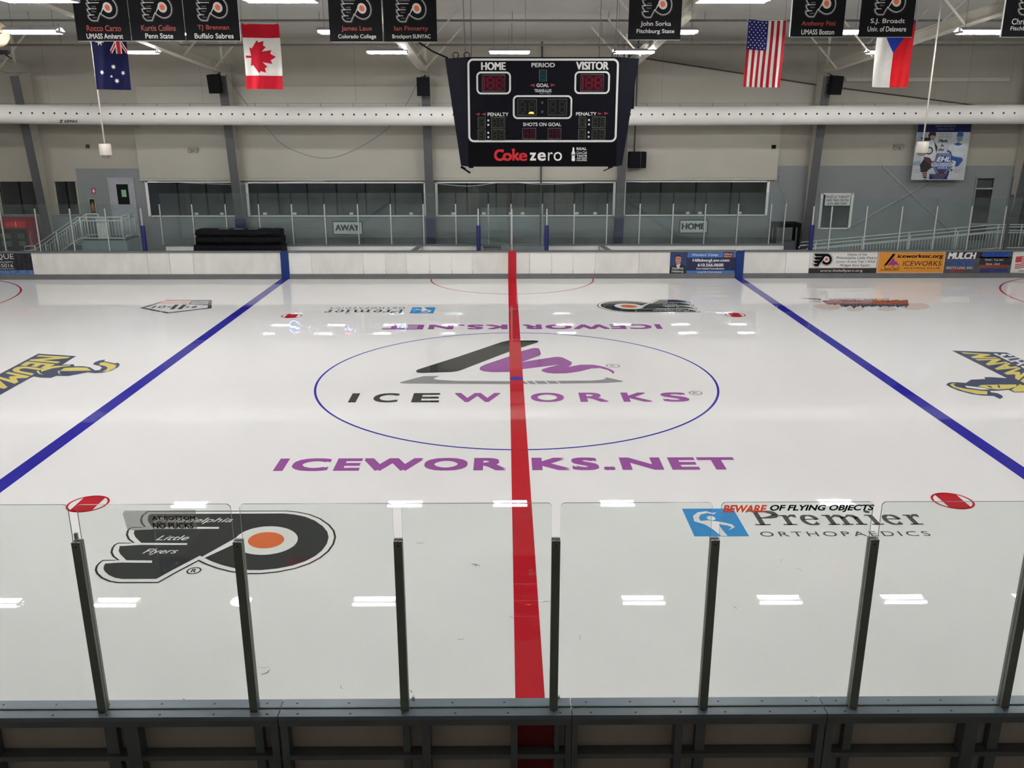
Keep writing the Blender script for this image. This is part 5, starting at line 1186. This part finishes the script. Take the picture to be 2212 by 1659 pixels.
WIN = {'red': mat('dark red window', (40, 12, 20), .4, 0, .1, 3, 1.2), 'grey': mat('dark window', (18, 18, 20), .4, 0, .1, 3, 1.2), 'teal': mat('dark teal window', (12, 40, 46), .4, 0, .1, 3, 1.2), 'olive': mat('dark olive window', (22, 22, 20), .4, 0, .1, 3, 1.2), 'wine': mat('dark wine window', (26, 10, 18), .4, 0, .1, 3, 1.2)}
THIN = mat('thin grey frame line', (104, 104, 100), .5)
def digits(x0, y0, x1, y1, n, c, one=False):
    p, q = sq(x0, y1), sq(x1, y0); a.rect(p[0], p[1], q[0], q[1], WIN[c], 1)
    a.line([p, (q[0], p[1]), q, (p[0], q[1])], .008, THIN, 3, True)
    w, h = q[0] - p[0], q[1] - p[1]; xs_ = []
    if one: a.rect(p[0] + .05 * w, p[1] + .1 * h, p[0] + .13 * w, q[1] - .1 * h, SEG[c], 2); xs_ = [(.20, .54), (.60, .94)]
    else: xs_ = [((i + .14) / n, (i + .88) / n) for i in range(n)]
    for u0, u1 in xs_:
        X0, X1, Z0, Z1 = p[0] + w * u0, p[0] + w * u1, p[1] + .1 * h, q[1] - .1 * h; zm = (Z0 + Z1) / 2; t = (X1 - X0) * .24
        for bx0, bz0, bx1, bz1 in ((X0, Z1 - t, X1, Z1), (X0, zm - t / 2, X1, zm + t / 2), (X0, Z0, X1, Z0 + t)): a.rect(bx0 + t * .3, bz0, bx1 - t * .3, bz1, SEG[c], 2)
        for bx0 in (X0, X1 - t):
            for bz0, bz1 in ((Z0 + t * .3, zm - t * .2), (zm + t * .2, Z1 - t * .3)): a.rect(bx0, bz0, bx0 + t, bz1, SEG[c], 2)
digits(488, 298, 724, 466, 2, 'red', True); digits(1510, 294, 1750, 464, 2, 'red', True); digits(1082, 246, 1158, 362, 1, 'teal')
digits(858, 550, 1054, 716, 2, 'grey'); digits(1172, 550, 1368, 714, 2, 'grey')
for x in (446, 1492):
    for y in (738, 866):
        dy = -4 if x > 1000 else 0; dx = -4 if (x > 1000 and y > 800) else 0
        digits(x + dx, y + dy, x + 74 + dx, y + 110 + dy, 1, 'olive'); digits(x + 138 + dx, y + dy, x + 278 + dx, y + 110 + dy, 2, 'olive')
        for k in (32, 78): a.poly(loop(12, .021, sq(x + 106 + dx, y + k + dy)), SW, 2)
digits(908, 852, 1046, 962, 2, 'wine'); digits(1170, 852, 1308, 962, 2, 'wine')
for y in (585, 680): a.poly(loop(10, .028, sq(1112, y)), mat('grey colon', (66, 66, 64), .5), 2)
a.build('score_panel', r)['label'] = 'score face with dark digit windows and white lettering'
a = Art((0, SY, 0), (1, 0, 0), (0, 0, 1), .002, .002)
c = [sq(x, y) for x, y in ((968, 700), (985, 682), (1015, 682), (1030, 700))]; a.poly(c, emit('lit amber segment', (255, 120, 30), 2.2), 5); a.build('lit_segment', r)['label'] = 'single lit amber digit segment'
a = Art((0, SY, 0), (1, 0, 0), (0, 0, 1), .002, .002)
p, q = sq(250, 1248), sq(1945, 1010); a.rect(fx0 + .02, zb + .02, fx1 - .02, 5.26, mat('black drinks panel', (12, 11, 14), .5, 0, .1, 3, 1.15), 0)
CR = mat('coke red lettering', (206, 34, 44), .4)
def coke():
    st('C', 612, 1068, 712, 1192, CR, .035, 0); st('o', 700, 1105, 800, 1192, CR, .035); st('k', 800, 1066, 880, 1188, CR, .035); st('e', 868, 1105, 958, 1192, CR, .022)
    for x0, x1, y0, y1 in ((795, 830, 1064, 1078), (690, 712, 1070, 1100)): p, q = sq(x0, y1), sq(x1, y0); a.rect(p[0], p[1], q[0], q[1], CR, 2)
coke()
st('z', 982, 1103, 1050, 1188, WHITE, .03); st('e', 1062, 1100, 1150, 1190, WHITE, .02); st('r', 1172, 1100, 1222, 1188, WHITE, 0); st('o', 1230, 1098, 1318, 1190, WHITE, -.012)
bc = [(1428, 1050), (1444, 1050), (1445, 1085), (1455, 1112), (1452, 1135), (1449, 1150), (1453, 1170), (1450, 1192), (1420, 1192), (1416, 1170), (1421, 1150), (1418, 1135), (1415, 1112), (1426, 1085)]
a.poly([sq(*p) for p in bc], WHITE, 2); p, q = sq(1420, 1136), sq(1451, 1118); a.rect(p[0], p[1], q[0], q[1], GREYL, 3)
for t, y0, y1, s_, m_ in (('REAL', 1050, 1078, 0, WHITE), ('Coca-Cola', 1088, 1120, .35, WHITE), ('TASTE', 1128, 1150, 0, WHITE), ('AND ZERO', 1156, 1170, 0, WHITE), ('CALORIES', 1176, 1192, 0, WHITE)): st(t, 1468, y0, 1576, y1, m_, .02 if s_ == 0 else .0, s_)
a.build('drinks_panel', r)['label'] = 'black drinks advertisement with red and white lettering'
for x in (-.98, 2.02): G().box(x - .05, x + .05, SY + .02, SY + .1, zb - .03, zb, BLACKP).build('foot', r)
g = G()
g.bar((-1.2, SY + .05, zb), (-1.1, SY + .05, zb - .06), .05, .05, BLACKP); g.bar((-1.13, SY + .05, zb - .05), (-1.0, SY, zb - .13), .03, .03, BLACKP); g.build('under_bracket', r); G().bar((2.02, SY + .05, zb - .03), (1.87, SY, zb - .09), .02, .02, BLACKP).build('under_bracket', r)
for px, top in ((1004, 998), (1017, 1017), (1297, 1300), (1332, 1335)):
    x = f1(px, 120)[0]; xt = onY(top, 0, SY + .25)[0]
    G().tube([(x, SY + .25, zt), (xt + (xt - x) * .5, SY + .25, roofz(0) - .02)], .009, PIPEM, 6).build('hanging_cable', r)
    G().lathe([(.012, 0), (.02, .03), (.012, .06)], (x, SY + .25, zt + .18), PIPEM, 8).build('turnbuckle', r)
for x in (f1(983, 120)[0], f1(1007, 120)[0], f1(1331, 120)[0], f1(1357, 120)[0]):
    G().tube([(x + .06 * math.cos(t), SY + .25, zt + .05 + .06 * math.sin(t)) for t in [i * .5236 for i in range(13)]], .010, BLACKP, 6).build('eye_bolt', r)
x0_, z0_ = f1(962, 126); pA = (x0_ + .02, SY + .45, 6.985); pB = onY(905, 92, 1.0)
tag(G().tube([pA, ((pA[0] + pB[0]) / 2, .7, (pA[2] + pB[1]) / 2 - .03), (pB[0], 1.0, pB[1]), (pB[0] - .9, 1.1, 8.5), (pB[0] - 1.0, 1.1, roofz(1.1) - .02)], .018, BLACKP, 8).build('power_cable'), 'thick black cable running from the scoreboard up to the left roof', 'cable')

# ------------------------------------------------------------------ banners and flags
OR2 = mat('banner orange', (164, 62, 46), .5); BW = mat('banner white', (206, 204, 196), .5); BG = mat('banner grey', (128, 126, 122), .5); BE = mat('banner hem', (150, 148, 142), .4)
BAN = [(-9.33, -8.19, 7.34, 'Rocco Carzo', 'UMASS Amherst', 1, 4), (-8.175, -7.04, 7.345, 'Kurtis Collins', 'Penn State', 1, 4), (-7.02, -5.87, 7.345, 'TJ Brennan', 'Buffalo Sabres', 1, 4), (-3.97, -2.85, 7.325, 'James Laux', 'Colorado College', 1, 4),
       (-2.82, -1.69, 7.325, 'Ian Finnerty', 'Brockport SUNYAC', 1, 4), (2.38, 3.50, 7.365, 'John Sorka', 'Fitchburg State', 0, 3), (5.84, 6.97, 7.425, 'Anthony Fitti', 'UMASS Boston', 1, 4), (7.30, 8.45, 7.42, 'S.J. Broadt', 'Univ. of Delaware', 0, 3), (10.36, 11.5, 7.42, 'Chris', 'Fitchburg State', 0, 3)]
BLAB = ['leftmost black banner, hanging in front of the starry blue flag', 'second black banner from the left, between two touching banners', 'third black banner from the left, beside the maple leaf flag', 'black banner right of the maple leaf flag, left of a touching pair', 'black banner nearest the scoreboard on its left side', 'black banner nearest the scoreboard on its right side', 'black banner with orange name, right of the striped flag', 'black banner hanging in front of the white and red flag', 'black banner cut by the right edge of the frame']
yB = .6
for (x0, x1, zb_, n1, n2, orange, nw), lb_ in zip(BAN, BLAB):
    r = thing('black_banner', lb_, 'banner', ((x0 + x1) / 2, yB, zb_), 'black player banners')
    W = x1 - x0; H = 1.62
    cth = G().box(x0, x1, yB, yB + .012, zb_, zb_ + H, BLACKV).build('cloth', r)
    g = G(); g.box(x0 + .02, x1, yB - .004, yB + .018, zb_ - .012, zb_, BE); g.box(x1 - .004, x1 + .006, yB - .004, yB + .02, zb_, zb_ + H, BE) if n1 in ('TJ Brennan',) else None  # bottom hem, plus a pale strip painting the lit banner side
    if n1 in ('Anthony Fitti', 'Chris'): g.box(x0 - .02, x0, yB - .004, yB + .02, zb_, zb_ + H, WHITE)  # left sides painted white as if lit
    g.build('hem_lit_edge', cth)
    a = Art((0, yB, 0), (1, 0, 0), (0, 0, 1), .002, .002); up = 0 if orange else -.02
    lx0, lx1 = x0 + .235 * W, x0 + .82 * W; lz0, lz1 = zb_ + (.375 if orange else .42), zb_ + (.885 if orange else .93)
    lg = lambda u, v, A0=lx0, A1=lx1, B0=lz0, B1=lz1: (A0 + (A1 - A0) * u, B0 + (B1 - B0) * v)
    emblem(a, lg, lx1 - lx0, [(0, BG), (.014, BLACKV), (.026, BW), (.046, BLACKV)], BW, ORANGE, 0, [(t, *q) for t, *q in (WORDS4 if nw == 4 else WORDS3)], BG)
    c = (x0 + x1) / 2 + .02; w1 = min(.64 * W, .058 * W * len(n1)); w2 = min(.72 * W, .052 * W * len(n2))
    if n1 == 'Chris': c = x0 + .35
    zz = zb_ + (.19 if orange else .245); 
    a.text(n1, c - w1 / 2, zz, c + w1 / 2, zz + .12, OR2 if orange else BW, 1, .012)
    zz = zb_ + (.04 if orange else .105); c = (x0 + x1) / 2 + .02
    a.text(n2, c - w2 / 2, zz, c + w2 / 2, zz + .105, BW, 1, .016)
    a.build('print', cth)
    for x in (x0 + .05, x1 - .05): G().tube([(x, yB + .006, zb_ + H), (x, yB + .006, roofz(yB) - .02)], .004, PIPEM, 5).build('wire', r)
def tess(a, maxlen):
    """cuts long triangles so that the cloth can ripple"""
    g = a.g; V = [Vector(v) for v in g.v]; out = G()
    for f, k in zip(g.f, g.mi):
        st_ = [[V[f[0]], V[f[i]], V[f[i + 1]]] for i in range(1, len(f) - 1)]
        while st_:
            t = st_.pop(); e = [(t[(i + 1) % 3] - t[i]).length for i in range(3)]; m_ = max(e)
            if m_ <= maxlen: out.add(t, [(0, 1, 2)], g.ms[k], True); continue
            i = e.index(m_); p, q, s_ = t[i], t[(i + 1) % 3], t[(i + 2) % 3]; c = (p + q) / 2
            st_ += [[p, c, s_], [c, q, s_]]
    return out
def flag(name, label, x0, x1, z0, z1, draw, ph):
    yf = 3.6; r = thing(name, label, 'flag', ((x0 + x1) / 2, yf, z0), 'hanging national flags')
    a = Art((0, yf, 0), (1, 0, 0), (0, 0, 1), .0035, 0.0); W, H = x1 - x0, z1 - z0
    draw(a, lambda u, v: (x0 + W * u, z1 - H * v), W, H)
    o = tess(a, .06)
    def warp(v):
        u = (v[0] - x0) / W; t = (z1 - v[2]) / H
        return (v[0] + .018 * math.sin(3 * t + ph) * t, v[1] + .030 * math.sin(u * 9 + ph + 1.3 * t) * (.25 + .75 * t) + .012 * math.sin(u * 19 + 2 * ph + 4 * t) * t, v[2] + .012 * math.sin(u * 3.1 + ph) * (1 - .3 * t) - .03 * math.sin(u * math.pi) * (1 - t) * .8)
    o.v = [warp(v) for v in o.v]; o.build('cloth', r)
    G().tube([(x0 - .03, yf + .01, z1 - .01), (x1 + .03, yf + .01, z1 - .01)], .008, WHITE, 8).build('rod', r)
    for x in (x0 + .02, x1 - .02): G().tube([(x, yf + .01, z1), (x, yf + .01, roofz(yf) - .02)], .004, PIPEM, 5).build('wire', r)
FR, FW_, FB = mat('flag red', (196, 32, 48), .7, 0, .05, 6, 1.18), mat('flag white', (222, 218, 208), .7, 0, .05, 6, 1.18), mat('flag blue', (24, 26, 62), .7, 0, .05, 6, 1.18)
US_R, US_B = mat('flag deep red', (164, 30, 40), .7, 0, .05, 6, 1.18), mat('flag canton blue', (36, 40, 98), .7, 0, .05, 6, 1.18)
def star(c, R, n, r=.42, t0=0): return [(c[0] + (R if i % 2 == 0 else R * r) * math.sin(math.pi * i / n + t0), c[1] + (R if i % 2 == 0 else R * r) * math.cos(math.pi * i / n + t0)) for i in range(2 * n)]
def can(a, f, W, H):
    R = lambda u0, v0, u1, v1, m_, L: a.rect(f(u0, v1)[0], f(u0, v1)[1], f(u1, v0)[0], f(u1, v0)[1], m_, L)
    R(0, 0, 1, 1, FW_, 0); R(0, 0, 1, .21, FR, 1); R(0, .79, 1, 1, FR, 1)
    half = [(0, -.46), (.10, -.28), (.21, -.33), (.16, -.02), (.30, -.16), (.34, -.08), (.48, -.10), (.43, .06), (.50, .11), (.25, .30), (.28, .38), (.03, .34), (.035, .52)]
    lf = half + [(-x, y) for x, y in half[::-1]]
    c = f(.47, .50)
    a.poly([(c[0] - y * .82 * W, c[1] + x * .84 * W) for x, y in lf], FR, 1)
def usa(a, f, W, H):
    R = lambda u0, v0, u1, v1, m_, L: a.rect(f(u0, v1)[0], f(u0, v1)[1], f(u1, v0)[0], f(u1, v0)[1], m_, L)
    R(0, 0, 1, 1, FW_, 0)
    for i in range(13):
        if i % 2 == 0: R(1 - (i + 1) / 13, 0, 1 - i / 13, 1, US_R, 1)
    R(0, 0, 7 / 13, .44, US_B, 2)
    for i in range(11):
        for j in range(9):
            if (i + j) % 2 == 0: a.poly(star(f(.045 + .054 * j, .03 + .038 * i), .022, 5), FW_, 3)
def aus(a, f, W, H):
    R = lambda u0, v0, u1, v1, m_, L: a.rect(f(u0, v1)[0], f(u0, v1)[1], f(u1, v0)[0], f(u1, v0)[1], m_, L)
    R(0, 0, 1, 1, FB, 0)
    P_ = lambda pts, m_, L: a.poly([f(u, v) for u, v in pts], m_, L)
    # canton hangs top right: white and red crosses
    u0, u1, v0, v1 = .5, 1.0, 0.0, .46; mu, mv = (u0 + u1) / 2, (v0 + v1) / 2
    for (p, q) in (((u0, v0), (u1, v1)), ((u0, v1), (u1, v0))):
        d = .05; P_([(p[0], p[1] - d * (1 if p[1] == v0 else -1) * 0 + (d if p[1] == v0 else -d)), (p[0] + d, p[1]), (q[0], q[1] - (d if q[1] == v1 else -d)), (q[0] - d, q[1])], FW_, 1)
        d = .018; P_([(p[0], p[1] + (d if p[1] == v0 else -d)), (p[0] + d, p[1]), (q[0], q[1] - (d if q[1] == v1 else -d)), (q[0] - d, q[1])], FR, 2)
    R(mu - .085, v0, mu + .085, v1, FW_, 3); R(u0, mv - .05, u1, mv + .05, FW_, 3); R(mu - .05, v0, mu + .05, v1, FR, 4); R(u0, mv - .03, u1, mv + .03, FR, 4)
    for u, v, s_ in ((.24, .285, .12), (.54, .655, .062), (.22, .745, .062), (.80, .745, .062), (.46, .80, .036), (.60, .865, .066)): a.poly(star(f(u, v), s_, 7 if s_ > .04 else 5, .45), FW_, 1)
def cze(a, f, W, H):
    R = lambda u0, v0, u1, v1, m_, L: a.rect(f(u0, v1)[0], f(u0, v1)[1], f(u1, v0)[0], f(u1, v0)[1], m_, L)
    R(0, 0, .5, 1, FW_, 0); R(.5, 0, 1, 1, mat('flag bright red', (214, 34, 40), .7, 0, .05, 6, 1.18), 0); a.poly([f(0, 0), f(1, 0), f(.5, .47)], mat('flag royal blue', (36, 60, 156), .7, 0, .05, 6, 1.18), 1)
flag('national_flag', 'red and white maple leaf flag hanging left of centre', -6.67, -5.75, 6.45, 7.97, can, .4)
flag('national_flag', 'striped flag with a blue starry corner hanging on the right', 5.70, 6.62, 6.5, 8.06, usa, 2.1)
flag('national_flag', 'dark blue flag with white stars below the leftmost banners', -10.37, -9.50, 6.44, 8.02, aus, 1.2)
flag('national_flag', 'white and red flag with a blue wedge at the upper right', 8.89, 9.81, 6.5, 8.05, cze, 3.3)
